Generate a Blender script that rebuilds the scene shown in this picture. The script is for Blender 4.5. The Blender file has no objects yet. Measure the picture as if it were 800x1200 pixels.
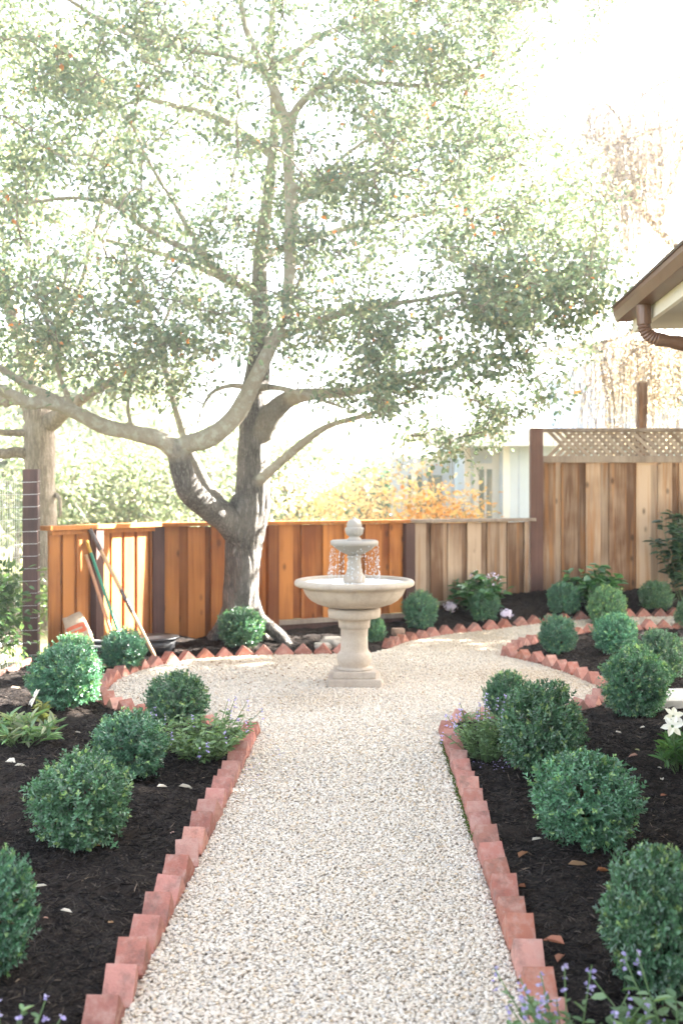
import bpy, bmesh, math, random
import numpy as np
from mathutils import Vector, Matrix, noise as mnoise

random.seed(7)
rng = np.random.default_rng(7)
SC = bpy.context.scene
COL = SC.collection
R = math.radians

# ------------------------------------------------------------------ site survey
EYE, FOC, CX, HY = 1.55, 1167.0, 400.0, 580.0


def sstep(t):
    t = np.clip(t, 0, 1)
    return t * t * (3 - 2 * t)


def terrain(x, y):
    return 0.30 * sstep((np.asarray(y) - 10.8) / 1.9) * sstep((np.asarray(x) + 0.5) / 2.5)


def at(px, py, d):
    """a point d metres out, seen in the survey photo at px, py"""
    return Vector(((px - CX) / FOC * d, d, EYE - (py - HY) / FOC * d))


def gnd(px, py, lift=0.0):
    """the point of the ground surveyed at px, py"""
    d = EYE * FOC / (py - HY)
    for _ in range(30):
        x = (px - CX) / FOC * d
        z = float(terrain(x, d)) + lift
        d = 0.5 * d + 0.5 * (EYE - z) * FOC / (py - HY)
    return Vector(((px - CX) / FOC * d, d, z))


# ------------------------------------------------------------------ mesh helpers
class MB:
    def __init__(s):
        s.v, s.f, s.c = [], [], []

    def add(s, verts, faces, col=(1, 1, 1)):
        o = len(s.v)
        s.v += [tuple(v) for v in verts]
        s.f += [tuple(i + o for i in f) for f in faces]
        s.c += [col] * len(verts)

    def box(s, c, size, rot=None, col=(1, 1, 1), jit=0.0):
        hx, hy, hz = size[0] / 2, size[1] / 2, size[2] / 2
        vs = [Vector((x, y, z)) for x in (-hx, hx) for y in (-hy, hy) for z in (-hz, hz)]
        if jit:
            vs = [v + Vector([random.uniform(-jit, jit) for _ in range(3)]) for v in vs]
        if rot is not None:
            vs = [rot @ v for v in vs]
        vs = [v + Vector(c) for v in vs]
        s.add(vs, [(0, 1, 3, 2), (4, 6, 7, 5), (0, 4, 5, 1), (2, 3, 7, 6), (0, 2, 6, 4), (1, 5, 7, 3)], col)

    def tube(s, pts, radii, n=8, col=(1, 1, 1), wob=0.0):
        pts = [Vector(p) for p in pts]
        o = len(s.v)
        up = Vector((0.3, 0.2, 1)).normalized()
        for i, p in enumerate(pts):
            t = (pts[min(i + 1, len(pts) - 1)] - pts[max(i - 1, 0)]).normalized()
            a = t.cross(up)
            if a.length < 0.05:
                a = t.cross(Vector((1, 0, 0)))
            a.normalize()
            b = t.cross(a).normalized()
            for k in range(n):
                an = 2 * math.pi * k / n
                r = radii[i]
                if wob:
                    r *= 1 + wob * mnoise.noise(p * 3 + Vector((math.cos(an), math.sin(an), 0)))
                s.v.append(tuple(p + (a * math.cos(an) + b * math.sin(an)) * r))
                s.c.append(col)
        for i in range(len(pts) - 1):
            for k in range(n):
                k2 = (k + 1) % n
                s.f.append((o + i * n + k, o + i * n + k2, o + (i + 1) * n + k2, o + (i + 1) * n + k))
        s.f.append(tuple(o + k for k in reversed(range(n))))
        e = o + (len(pts) - 1) * n
        s.f.append(tuple(e + k for k in range(n)))

    def lathe(s, prof, n=48, c=(0, 0, 0), col=(1, 1, 1), flute=0, fdepth=0.0, frange=(0, 0)):
        o = len(s.v)
        m = len(prof)
        for (r, z) in prof:
            for k in range(n):
                a = 2 * math.pi * k / n
                rr = r
                if flute and frange[0] <= z <= frange[1]:
                    rr = r * (1 - fdepth + fdepth * abs(math.cos(a * flute / 2)) ** 0.6)
                s.v.append((c[0] + rr * math.cos(a), c[1] + rr * math.sin(a), c[2] + z))
                s.c.append(col)
        for i in range(m - 1):
            for k in range(n):
                k2 = (k + 1) % n
                s.f.append((o + i * n + k, o + i * n + k2, o + (i + 1) * n + k2, o + (i + 1) * n + k))
        s.f.append(tuple(o + k for k in reversed(range(n))))
        s.f.append(tuple(o + (m - 1) * n + k for k in range(n)))

    def mesh(s, name, smooth=False):
        me = bpy.data.meshes.new(name)
        me.from_pydata(s.v, [], s.f)
        a = me.attributes.new('tint', 'FLOAT_COLOR', 'POINT')
        a.data.foreach_set('color', np.array([(*c, 1) for c in s.c], dtype=np.float32).ravel())
        if smooth:
            me.polygons.foreach_set('use_smooth', [True] * len(me.polygons))
        me.update()
        return me

    def build(s, name, mat, parent=None, smooth=False, bevel=0.0):
        me = s.mesh(name, smooth)
        if bevel:
            bm = bmesh.new()
            bm.from_mesh(me)
            bmesh.ops.bevel(bm, geom=bm.edges[:], offset=bevel, segments=2, affect='EDGES', profile=0.6)
            bm.to_mesh(me)
            bm.free()
        return link(name, me, mat, parent)


def link(name, me, mat=None, parent=None):
    o = bpy.data.objects.new(name, me)
    COL.objects.link(o)
    if mat is not None and not me.materials:
        me.materials.append(mat)
    if parent is not None:
        o.parent = parent
    return o


def arrmesh(name, V, F, C=None, smooth=False):
    """V (n,3), F (m,k) arrays -> mesh, with colour per vertex"""
    me = bpy.data.meshes.new(name)
    V = np.ascontiguousarray(V, dtype=np.float32)
    F = np.ascontiguousarray(F, dtype=np.int32)
    m, k = F.shape
    me.vertices.add(len(V))
    me.vertices.foreach_set('co', V.ravel())
    me.loops.add(m * k)
    me.loops.foreach_set('vertex_index', F.ravel())
    me.polygons.add(m)
    me.polygons.foreach_set('loop_start', np.arange(0, m * k, k, dtype=np.int32))
    me.polygons.foreach_set('loop_total', np.full(m, k, dtype=np.int32))
    me.polygons.foreach_set('use_smooth', np.full(m, smooth))
    if C is not None:
        a = me.attributes.new('tint', 'FLOAT_COLOR', 'POINT')
        C4 = np.ones((len(V), 4), dtype=np.float32)
        C4[:, :3] = C
        a.data.foreach_set('color', C4.ravel())
    me.update(calc_edges=True)
    me.validate()
    return me


def empty(name, loc=(0, 0, 0), label=None, cat=None, group=None, rz=0.0):
    o = bpy.data.objects.new(name, None)
    o.empty_display_size = 0.1
    COL.objects.link(o)
    o.location = loc
    o.rotation_euler = (0, 0, rz)
    tag(o, label, cat, group)
    return o


def tag(o, label=None, cat=None, group=None, kind=None):
    if label: o['label'] = label
    if cat: o['category'] = cat
    if group: o['group'] = group
    if kind: o['kind'] = kind
    return o


def copy_tree(o, parent=None):
    c = o.copy()
    COL.objects.link(c)
    if parent is not None:
        c.parent = parent
    for ch in list(o.children):
        copy_tree(ch, c)
    return c


def unit(a):
    return a / np.maximum(np.linalg.norm(a, axis=-1, keepdims=True), 1e-9)


# leaves: position, axis (base to tip), normal, length, width, colour each
def leaf_arrays(P, A, N, L, W, C, fold=0.25, droop=0.0):
    P, A, N = np.asarray(P), unit(np.asarray(A)), np.asarray(N)
    S = unit(np.cross(A, N))
    N = unit(np.cross(S, A))
    L = np.asarray(L)[:, None]
    W = np.asarray(W)[:, None]
    n = len(P)
    V = np.empty((n, 6, 3), dtype=np.float32)
    up = N * (W * fold)
    V[:, 0] = P
    V[:, 1] = P + A * L * 0.3 + S * W * 0.48 + up
    V[:, 2] = P + A * L * 0.72 + S * W * 0.4 + up - N * L * droop * 0.5
    V[:, 3] = P + A * L - N * L * droop
    V[:, 4] = P + A * L * 0.72 - S * W * 0.4 + up - N * L * droop * 0.5
    V[:, 5] = P + A * L * 0.3 - S * W * 0.48 + up
    b = (np.arange(n) * 6)[:, None]
    F = np.concatenate([b + np.array([[0, 1, 2, 3]]), b + np.array([[0, 3, 4, 5]])], axis=0)
    CC = np.repeat(np.asarray(C), 6, axis=0)
    return V.reshape(-1, 3), F, CC


def leaf_mesh(name, *a, **k):
    V, F, C = leaf_arrays(*a, **k)
    return arrmesh(name, V, F, C)


def rdir(n):
    v = rng.normal(size=(n, 3))
    return unit(v)


def palette(cols, weights, n, var=0.25):
    cols = np.array(cols)
    w = np.array(weights, float)
    i = rng.choice(len(cols), n, p=w / w.sum())
    return cols[i] * (1 + var * rng.uniform(-1, 1, (n, 1)))


def smooth_path(pts, k=5):
    """Catmull-Rom through rows of (x,y,z,r)"""
    P = np.array(pts, float)
    P = np.vstack([2 * P[0] - P[1], P, 2 * P[-1] - P[-2]])
    out = []
    for i in range(1, len(P) - 2):
        for t in np.linspace(0, 1, k, endpoint=False):
            a, b, c, d = P[i - 1], P[i], P[i + 1], P[i + 2]
            out.append(0.5 * ((2 * b) + (-a + c) * t + (2 * a - 5 * b + 4 * c - d) * t ** 2 + (-a + 3 * b - 3 * c + d) * t ** 3))
    out.append(P[-2])
    out = np.array(out)
    out[:, 3] = np.maximum(out[:, 3], 0.002)
    return out


# smooth value noise on arrays
_tab = rng.uniform(-1, 1, (256, 256))


def vnoise(x, y, f):
    x = np.asarray(x) * f + 37.3
    y = np.asarray(y) * f + 91.7
    xi, yi = np.floor(x).astype(int), np.floor(y).astype(int)
    u, v = sstep(x - xi), sstep(y - yi)
    g = lambda i, j: _tab[i % 256, j % 256]
    return (g(xi, yi) * (1 - u) + g(xi + 1, yi) * u) * (1 - v) + (g(xi, yi + 1) * (1 - u) + g(xi + 1, yi + 1) * u) * v


# ------------------------------------------------------------------ materials
class NT:
    def __init__(s, name):
        s.m = bpy.data.materials.new(name)
        s.m.use_nodes = True
        s.t = s.m.node_tree
        s.t.nodes.clear()
        s.out = s.n('ShaderNodeOutputMaterial')

    def n(s, typ, **kw):
        nd = s.t.nodes.new(typ)
        for k, v in kw.items():
            if k.startswith('_'):
                setattr(nd, k[1:], v)
            else:
                key = int(k[1:]) if k[0] == 'i' and k[1:].isdigit() else k.replace('__', ' ')
                s.set(nd.inputs[key], v)
        return nd

    def set(s, inp, v):
        if isinstance(v, bpy.types.NodeSocket):
            s.t.links.new(v, inp)
        elif isinstance(v, tuple) and len(v) == 3 and inp.type == 'RGBA':
            inp.default_value = (*v, 1)
        else:
            inp.default_value = v

    def coords(s, scale=(1, 1, 1), kind='Object'):
        tc = s.n('ShaderNodeTexCoord')
        mp = s.n('ShaderNodeMapping')
        s.t.links.new(tc.outputs[kind], mp.inputs['Vector'])
        mp.inputs['Scale'].default_value = scale
        return mp.outputs[0]

    def noise(s, vec, scale, detail=4, rough=0.55, dist=0.0):
        nd = s.n('ShaderNodeTexNoise', Scale=scale, Detail=detail, Roughness=rough, Distortion=dist)
        if vec is not None:
            s.t.links.new(vec, nd.inputs['Vector'])
        return nd.outputs[0]

    def ramp(s, fac, stops):
        nd = s.n('ShaderNodeValToRGB')
        s.t.links.new(fac, nd.inputs[0])
        cr = nd.color_ramp
        while len(cr.elements) < len(stops):
            cr.elements.new(0.5)
        for e, (p, c) in zip(cr.elements, stops):
            e.position = p
            e.color = (*c, 1) if isinstance(c, tuple) else (c, c, c, 1)
        return nd.outputs[0]

    def mix(s, fac, a, b, mode='MIX'):
        nd = s.n('ShaderNodeMix', _data_type='RGBA', _blend_type=mode)
        s.set(nd.inputs[0], fac)
        s.set(nd.inputs[6], a)
        s.set(nd.inputs[7], b)
        return nd.outputs[2]

    def math(s, op, a, b=0.0):
        nd = s.n('ShaderNodeMath', _operation=op)
        s.set(nd.inputs[0], a)
        s.set(nd.inputs[1], b)
        return nd.outputs[0]

    def attr(s, name='tint'):
        return s.n('ShaderNodeAttribute', _attribute_name=name).outputs['Color']

    def bump(s, h, strength=0.4, dist=0.01):
        return s.n('ShaderNodeBump', Strength=strength, Distance=dist, Height=h).outputs[0]

    def bsdf(s, color, rough=0.7, normal=None, spec=0.5, metal=0.0, **kw):
        b = s.n('ShaderNodeBsdfPrincipled')
        s.set(b.inputs['Base Color'], color)
        s.set(b.inputs['Roughness'], rough)
        s.set(b.inputs['Metallic'], metal)
        s.set(b.inputs['Specular IOR Level'], spec)
        if normal is not None:
            s.set(b.inputs['Normal'], normal)
        for k, v in kw.items():
            s.set(b.inputs[k.replace('__', ' ')], v)
        return b.outputs[0]

    def done(s, sh):
        s.t.links.new(sh, s.out.inputs['Surface'])
        return s.m


def m_leaf(name, trans=0.35, rough=0.45, tcol=(1.6, 1.8, 0.7), spec=0.4):
    t = NT(name)
    c = t.attr()
    oi = t.n('ShaderNodeObjectInfo')
    k = t.n('ShaderNodeMapRange', i0=oi.outputs['Random'], i3=0.85, i4=1.18)
    c2 = t.mix(1.0, t.mix(1.0, c, k.outputs[0], 'MULTIPLY'), oi.outputs['Color'], 'MULTIPLY')
    p = t.bsdf(c2, rough, None, spec)
    tl = t.n('ShaderNodeBsdfTranslucent', Color=t.mix(1.0, c2, tcol, 'MULTIPLY'))
    mx = t.n('ShaderNodeMixShader', i0=trans, i1=p, i2=tl.outputs[0])
    return t.done(mx.outputs[0])


def m_plain(name, col, rough=0.6, var=0.12, scale=20, bump=0.1, metal=0.0, spec=0.5):
    t = NT(name)
    v = t.coords()
    nz = t.noise(v, scale, 5)
    c = t.mix(t.ramp(nz, [(0.3, 0.0), (0.7, 1.0)]), tuple(x * (1 - var) for x in col), tuple(min(1, x * (1 + var)) for x in col))
    return t.done(t.bsdf(c, rough, t.bump(t.noise(v, scale * 4, 4), bump, 0.005), spec, metal))


def m_wood(name, light, dark, grain=1.0, bump=0.25, knots=True, streak=None):
    """tint.r = 0..1 towards dark tone, tint.g = brightness, tint.b = seed of the board"""
    t = NT(name)
    tc = t.n('ShaderNodeTexCoord').outputs['Object']
    at_ = t.attr()
    sep = t.n('ShaderNodeSeparateColor', Color=at_)
    off = t.n('ShaderNodeCombineXYZ', X=t.math('MULTIPLY', sep.outputs[2], 37.0), Y=0.0, Z=t.math('MULTIPLY', sep.outputs[2], 91.0))
    vec = t.n('ShaderNodeVectorMath', _operation='ADD', i0=tc, i1=off.outputs[0]).outputs[0]
    mp = t.n('ShaderNodeMapping', Vector=vec, Scale=(38, 38, 1.6)).outputs[0]
    g1 = t.noise(mp, 1.0, 6, 0.65, 0.6)
    mp2 = t.n('ShaderNodeMapping', Vector=vec, Scale=(9, 9, 0.55)).outputs[0]
    g2 = t.noise(mp2, 1.0, 4, 0.6, 1.2)
    g3 = t.noise(vec, 1.6, 3, 0.5)
    f = t.math('ADD', t.math('MULTIPLY', g1, 0.45 * grain), t.math('MULTIPLY', g2, 0.7))
    f = t.math('ADD', f, t.math('MULTIPLY', t.math('SUBTRACT', sep.outputs[0], 0.5), 0.55))
    f = t.math('ADD', f, t.math('MULTIPLY', t.math('SUBTRACT', g3, 0.5), 0.8))
    c = t.mix(t.ramp(f, [(0.36, 0.0), (0.86, 1.0)]), light, dark)
    if streak:
        mp3 = t.n('ShaderNodeMapping', Vector=vec, Scale=(16, 16, 0.9)).outputs[0]
        c = t.mix(t.ramp(t.noise(mp3, 1.0, 3, 0.5), [(0.50, 0.0), (0.68, 0.75)]), c, streak)
    if knots:
        kv = t.n('ShaderNodeMapping', Vector=vec, Scale=(8.0, 8.0, 4.2)).outputs[0]
        vo = t.n('ShaderNodeTexVoronoi', Vector=kv, Scale=1.0, Randomness=1.0)
        kk = t.ramp(vo.outputs['Distance'], [(0.10, 1.0), (0.24, 0.0)])
        gate = t.ramp(t.n('ShaderNodeSeparateColor', Color=vo.outputs['Color']).outputs[0], [(0.66, 0.0), (0.74, 0.7)])
        c = t.mix(t.math('MULTIPLY', kk, gate), c, tuple(x * 0.3 for x in dark))
    c = t.mix(1.0, c, t.n('ShaderNodeCombineColor', Red=sep.outputs[1], Green=sep.outputs[1], Blue=sep.outputs[1]).outputs[0], 'MULTIPLY')
    return t.done(t.bsdf(c, 0.7, t.bump(g1, bump, 0.004), 0.3))


def m_bark(name, pale, dark, zs=0.16, scale=30, bump=1.0, limb=None):
    """furrowed bark; limb = (pale, dark) of the smoother limbs, mixed by the vertex tint"""
    t = NT(name)
    v = t.coords((1, 1, zs))
    wv = t.mix(0.06, v, t.n('ShaderNodeTexNoise', Vector=v, Scale=7.0).outputs[1], 'ADD')
    n1 = t.noise(wv, scale, 3, 0.5)
    n2 = t.noise(wv, scale * 2.3, 4, 0.6)
    r1 = t.ramp(t.math('ABSOLUTE', t.math('SUBTRACT', n1, 0.5)), [(0.0, 0.0), (0.11, 1.0)])
    r2 = t.ramp(t.math('ABSOLUTE', t.math('SUBTRACT', n2, 0.5)), [(0.0, 0.3), (0.10, 1.0)])
    cr = t.ramp(t.math('ABSOLUTE', t.math('SUBTRACT', t.noise(t.coords((1, 1, 0.9)), 20, 3, 0.5), 0.5)), [(0.0, 0.45), (0.05, 1.0)])
    h = t.math('MULTIPLY', t.math('MULTIPLY', r1, r2), cr)
    fine = t.noise(t.coords((1, 1, 0.5)), 70, 4, 0.65)
    big = t.noise(t.coords(), 2.6, 4, 0.6)
    c = t.mix(h, dark, t.mix(fine, tuple(x * 0.72 for x in pale), tuple(min(1, x * 1.15) for x in pale)))
    c = t.mix(t.ramp(big, [(0.45, 0.0), (0.7, 0.4)]), c, tuple(min(1, x * 1.2) for x in pale))
    hh = t.math('ADD', h, t.math('MULTIPLY', fine, 0.35))
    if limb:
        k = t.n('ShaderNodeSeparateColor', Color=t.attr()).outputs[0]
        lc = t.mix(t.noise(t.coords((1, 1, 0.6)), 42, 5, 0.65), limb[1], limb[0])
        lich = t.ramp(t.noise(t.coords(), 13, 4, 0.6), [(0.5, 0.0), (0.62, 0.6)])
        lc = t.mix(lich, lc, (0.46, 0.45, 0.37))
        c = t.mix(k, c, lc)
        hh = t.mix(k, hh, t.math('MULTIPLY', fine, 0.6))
    return t.done(t.bsdf(c, 0.9, t.bump(hh, bump, 0.035), 0.15))


# gravel sheet below the loose pebbles
t = NT('gravel_bed')
v = t.coords()
vo = t.n('ShaderNodeTexVoronoi', Vector=v, Scale=58.0)
c = t.ramp(t.n('ShaderNodeSeparateColor', Color=vo.outputs['Color']).outputs[0],
           [(0.0, (0.58, 0.51, 0.43)), (0.35, (0.62, 0.545, 0.46)), (0.7, (0.60, 0.53, 0.44)), (1.0, (0.68, 0.62, 0.54))])
big = t.noise(v, 1.3, 4)
c = t.mix(t.ramp(big, [(0.4, 0.0), (0.75, 0.35)]), c, (0.42, 0.32, 0.21))
M_GRAVEL = t.done(t.bsdf(c, 0.85, t.bump(vo.outputs['Distance'], 0.8, 0.012), 0.2))

t = NT('pebble_stone')
v = t.coords()
M_PEBBLE = t.done(t.bsdf(t.mix(t.noise(v, 140, 3), t.mix(1.0, t.attr(), (0.86, 0.86, 0.86), 'MULTIPLY'), t.attr()), 0.75, t.bump(t.noise(v, 260, 3), 0.25, 0.002), 0.25))

# mulch
t = NT('bark_mulch')
v = t.coords()
n1 = t.noise(v, 55, 6, 0.7, 0.5)
n2 = t.noise(v, 2.5, 4, 0.6)
c = t.ramp(n1, [(0.32, (0.008, 0.007, 0.006)), (0.52, (0.027, 0.021, 0.018)), (0.72, (0.085, 0.064, 0.050))])
c = t.mix(t.ramp(n2, [(0.45, 0.0), (0.75, 0.5)]), c, (0.06, 0.042, 0.030))
M_MULCH = t.done(t.bsdf(c, 0.95, t.bump(n1, 1.0, 0.03), 0.12))
t = NT('mulch_fibre')
M_SHRED = t.done(t.bsdf(t.attr(), 0.9, None, 0.15))

# outer ground
t = NT('dry_lawn')
v = t.coords()
n1 = t.noise(v, 0.6, 6, 0.6)
n2 = t.noise(v, 30, 4, 0.7)
c = t.mix(t.ramp(n1, [(0.35, 0.0), (0.65, 1.0)]), (0.10, 0.13, 0.04), (0.30, 0.26, 0.14))
c = t.mix(t.math('MULTIPLY', n2, 0.5), c, (0.12, 0.10, 0.05))
M_GROUND = t.done(t.bsdf(c, 0.95, t.bump(n2, 0.8, 0.05), 0.1))

# clay brick
t = NT('clay_brick')
v = t.coords()
oi = t.n('ShaderNodeObjectInfo')
tv = t.n('ShaderNodeVectorMath', _operation='ADD', i0=v, i1=t.n('ShaderNodeCombineXYZ', X=t.math('MULTIPLY', oi.outputs['Random'], 50.0), Y=0.0, Z=0.0).outputs[0]).outputs[0]
base = t.ramp(oi.outputs['Random'], [(0.0, (0.36, 0.145, 0.11)), (0.3, (0.43, 0.20, 0.16)), (0.55, (0.32, 0.115, 0.08)), (0.8, (0.46, 0.24, 0.19)), (1.0, (0.40, 0.15, 0.095))])
n1 = t.noise(tv, 22, 6, 0.65)
n2 = t.noise(tv, 120, 3, 0.6)
vv = t.n('ShaderNodeMapRange', i0=t.math('FRACT', t.math('MULTIPLY', oi.outputs['Random'], 17.0)), i3=0.72, i4=1.12).outputs[0]
base = t.mix(1.0, base, t.n('ShaderNodeCombineColor', Red=vv, Green=vv, Blue=vv).outputs[0], 'MULTIPLY')
c = t.mix(t.ramp(n1, [(0.45, 0.0), (0.72, 0.6)]), base, (0.48, 0.33, 0.27))
c = t.mix(t.ramp(t.noise(tv, 9, 6, 0.75), [(0.50, 0.0), (0.70, 0.75)]), c, (0.13, 0.085, 0.07))
c = t.mix(t.ramp(t.noise(tv, 17, 4, 0.7), [(0.66, 0.0), (0.74, 0.5)]), c, (0.50, 0.44, 0.38))
M_BRICK = t.done(t.bsdf(c, 0.9, t.bump(t.math('ADD', n1, n2), 0.45, 0.006), 0.2))

# cast stone
t = NT('cast_stone')
v = t.coords()
n1 = t.noise(v, 6, 6, 0.65)
n2 = t.noise(v, 70, 5, 0.7)
zc = t.n('ShaderNodeSeparateXYZ', Vector=v).outputs[2]
c = t.mix(t.ramp(n1, [(0.35, 0.0), (0.7, 1.0)]), (0.40, 0.325, 0.255), (0.50, 0.425, 0.345))
c = t.mix(t.ramp(n2, [(0.3, 0.35), (0.55, 0.0)]), c, (0.26, 0.215, 0.175))
st = t.noise(t.coords((1, 1, 0.12)), 16, 4, 0.6)
c = t.mix(t.ramp(st, [(0.52, 0.0), (0.75, 0.4)]), c, (0.27, 0.23, 0.18))
wet = t.ramp(t.math('ADD', zc, t.math('MULTIPLY', n1, 0.12)), [(0.93, 0.0), (0.99, 0.75)])
c = t.mix(wet, c, (0.33, 0.305, 0.27))
M_STONE = t.done(t.bsdf(c, 0.75, t.bump(t.math('ADD', n1, n2), 0.3, 0.006), 0.3))

M_WATER = NT('fountain_water')
t = M_WATER
wv = t.coords()
M_WATER = t.done(t.bsdf((0.85, 0.9, 0.9), 0.06, t.bump(t.noise(wv, 55, 3, 0.6), 0.8, 0.02), 0.5, Transmission__Weight=0.55, IOR=1.33))
t = NT('water_drops')
M_DROPS = t.done(t.bsdf((0.96, 0.97, 0.98), 0.08, None, 0.8, Transmission__Weight=0.35, IOR=1.33))

M_CEDAR = m_wood('cedar_orange', (0.50, 0.19, 0.045), (0.20, 0.055, 0.010))
M_GREYWOOD = m_wood('cedar_weathered', (0.43, 0.31, 0.22), (0.13, 0.064, 0.032), streak=(0.30, 0.135, 0.045))
M_POST = m_wood('post_redwood', (0.125, 0.064, 0.050), (0.052, 0.026, 0.021), knots=False)
M_RAIL = m_wood('rail_silvered', (0.31, 0.25, 0.205), (0.15, 0.105, 0.078), knots=False)
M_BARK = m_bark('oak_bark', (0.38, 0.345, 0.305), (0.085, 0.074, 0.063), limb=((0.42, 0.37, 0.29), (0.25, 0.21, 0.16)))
M_BARK2 = m_bark('pale_bark', (0.40, 0.34, 0.28), (0.17, 0.135, 0.105), scale=22, bump=0.6)
M_TWIG = m_plain('twig', (0.16, 0.125, 0.09), 0.9, 0.3, 40)
M_OAKLEAF = m_leaf('oak_leaf', 0.52, 0.30, (2.05, 2.05, 1.55), 0.7)
M_BOX = m_leaf('boxwood_leaf', 0.2, 0.28, (1.4, 1.6, 0.8), 0.8)
M_BGLEAF = m_leaf('distant_leaf', 0.48, 0.45, (1.6, 1.6, 1.25), 0.5)
M_SOFTLEAF = m_leaf('soft_leaf', 0.35, 0.55, (1.6, 1.6, 0.7), 0.3)
M_PETAL = m_leaf('petal', 0.35, 0.6, (1.0, 1.0, 1.0), 0.2)
M_GUTTER = m_plain('brown_gutter', (0.16, 0.085, 0.055), 0.33, 0.12, 6, 0.05, 0.0)
M_GUTTERLIP = m_plain('dark_gutter_lip', (0.075, 0.04, 0.028), 0.4, 0.12, 6, 0.05, 0.0)
M_CREAM = m_plain('cream_paint', (0.72, 0.66, 0.56), 0.55, 0.05, 4)
M_SOFFIT = m_plain('grey_soffit', (0.45, 0.40, 0.34), 0.7, 0.05, 4)
M_SHINGLE = m_plain('roof_shingle', (0.16, 0.13, 0.11), 0.9, 0.3, 25, 0.5)
M_TANROOF = m_plain('tan_roof', (0.42, 0.30, 0.20), 0.8, 0.2, 12, 0.3)
M_BLUEWALL = m_plain('pale_blue_siding', (0.60, 0.68, 0.77), 0.7, 0.04, 3)
M_WHITE = m_plain('white_trim', (0.80, 0.80, 0.78), 0.55, 0.03, 3)
M_BLACK = m_plain('black_plastic', (0.015, 0.015, 0.016), 0.4, 0.2, 10)
M_WIRE = m_plain('galvanised_wire', (0.55, 0.54, 0.52), 0.4, 0.1, 30, 0.05, 0.6)
M_PAPER = m_plain('kraft_paper', (0.46, 0.33, 0.22), 0.8, 0.12, 14, 0.3)
M_PRINT = m_plain('orange_print', (0.62, 0.13, 0.05), 0.7, 0.15, 20)
M_GREENROD = m_plain('green_rod', (0.02, 0.22, 0.12), 0.35, 0.1, 10)
M_YELLOW = m_plain('yellow_grip', (0.60, 0.33, 0.03), 0.45, 0.1, 10)
M_HANDLE = m_plain('ash_handle', (0.50, 0.30, 0.15), 0.55, 0.15, 25)
M_TAN = m_plain('tan_handle', (0.52, 0.24, 0.12), 0.55, 0.12, 25)
M_IRON = m_plain('brown_steel', (0.11, 0.085, 0.075), 0.45, 0.2, 20, 0.1, 0.5)
M_ROCK = m_plain('field_stone', (0.36, 0.32, 0.27), 0.9, 0.25, 14, 0.6)
M_ROCKBROWN = m_plain('brown_stone', (0.26, 0.17, 0.12), 0.9, 0.25, 14, 0.6)
M_SLAB = m_plain('grey_slab', (0.42, 0.41, 0.39), 0.85, 0.12, 12, 0.4)
M_MOSS = m_leaf('moss', 0.2, 0.8, (1, 1, 0.6), 0.1)
M_STEM = m_plain('green_stem', (0.09, 0.15, 0.05), 0.7, 0.2, 40)
M_WOODSTEM = m_plain('shrub_stem', (0.13, 0.09, 0.06), 0.9, 0.2, 40)
t = NT('window_glass')
M_GLASS = t.done(t.bsdf((0.20, 0.27, 0.25), 0.05, None, 0.6))

# ------------------------------------------------------------------ camera, light, sky
cd = bpy.data.cameras.new('camera')
cam = bpy.data.objects.new('camera', cd)
COL.objects.link(cam)
cam.location = (0, 0, EYE)
cam.rotation_euler = (R(90), 0, 0)
cd.sensor_fit = 'VERTICAL'
cd.sensor_height = 36.0
cd.lens = 36.0 * FOC / 1200.0
cd.shift_y = -20.0 / 1200.0
cd.clip_start, cd.clip_end = 0.05, 600
cd.dof.use_dof = True
cd.dof.focus_distance = 5.0
cd.dof.aperture_fstop = 2.4
SC.camera = cam

SUNV = Vector((0.89, 0.455, 0.60)).normalized()
sl = bpy.data.lights.new('sun', 'SUN')
sl.energy = 5.0
sl.angle = R(0.55)
sl.color = (1.0, 0.97, 0.925)
sun = bpy.data.objects.new('sun', sl)
COL.objects.link(sun)
sun.rotation_euler = SUNV.to_track_quat('Z', 'Y').to_euler()
w = bpy.data.worlds.new('World')
SC.world = w
w.use_nodes = True
nt = w.node_tree
bg = nt.nodes['Background']
sky = nt.nodes.new('ShaderNodeTexSky')
sky.sky_type = 'NISHITA'
sky.sun_disc = False
sky.sun_elevation = math.asin(SUNV.z)
sky.sun_rotation = math.atan2(SUNV.x, SUNV.y)
sky.air_density = 1.0
sky.dust_density = 3.0
sky.ozone_density = 1.0
hs = nt.nodes.new('ShaderNodeHueSaturation')
hs.inputs['Saturation'].default_value = 0.52
nt.links.new(sky.outputs[0], hs.inputs['Color'])
nt.links.new(hs.outputs[0], bg.inputs[0])
bg.inputs[1].default_value = 0.062
SC.view_settings.view_transform = 'Standard'
SC.view_settings.look = 'None'
SC.view_settings.exposure = 4.18
SC.view_settings.gamma = 1.0
cy = SC.cycles
cy.use_denoising = True
cy.max_bounces = 8
cy.diffuse_bounces = 4
cy.glossy_bounces = 3
cy.transmission_bounces = 6
cy.transparent_max_bounces = 8
cy.caustics_reflective = False
cy.caustics_refractive = False
cy.sample_clamp_indirect = 6.0

# ------------------------------------------------------------------ the fences' lines
FA = Vector((-1.93, 10.40, 0))          # corner of the low fence
FB = Vector((2.378, 12.50, 0))          # where it meets the tall fence
LA = Vector((-2.74, 9.16, 0))           # near end of the sunlit return


def on_line(a, b, px):
    s = (px - CX) / FOC
    tt = (s * a.y - a.x) / ((b.x - a.x) - s * (b.y - a.y))
    return a + (b - a) * tt


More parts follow.
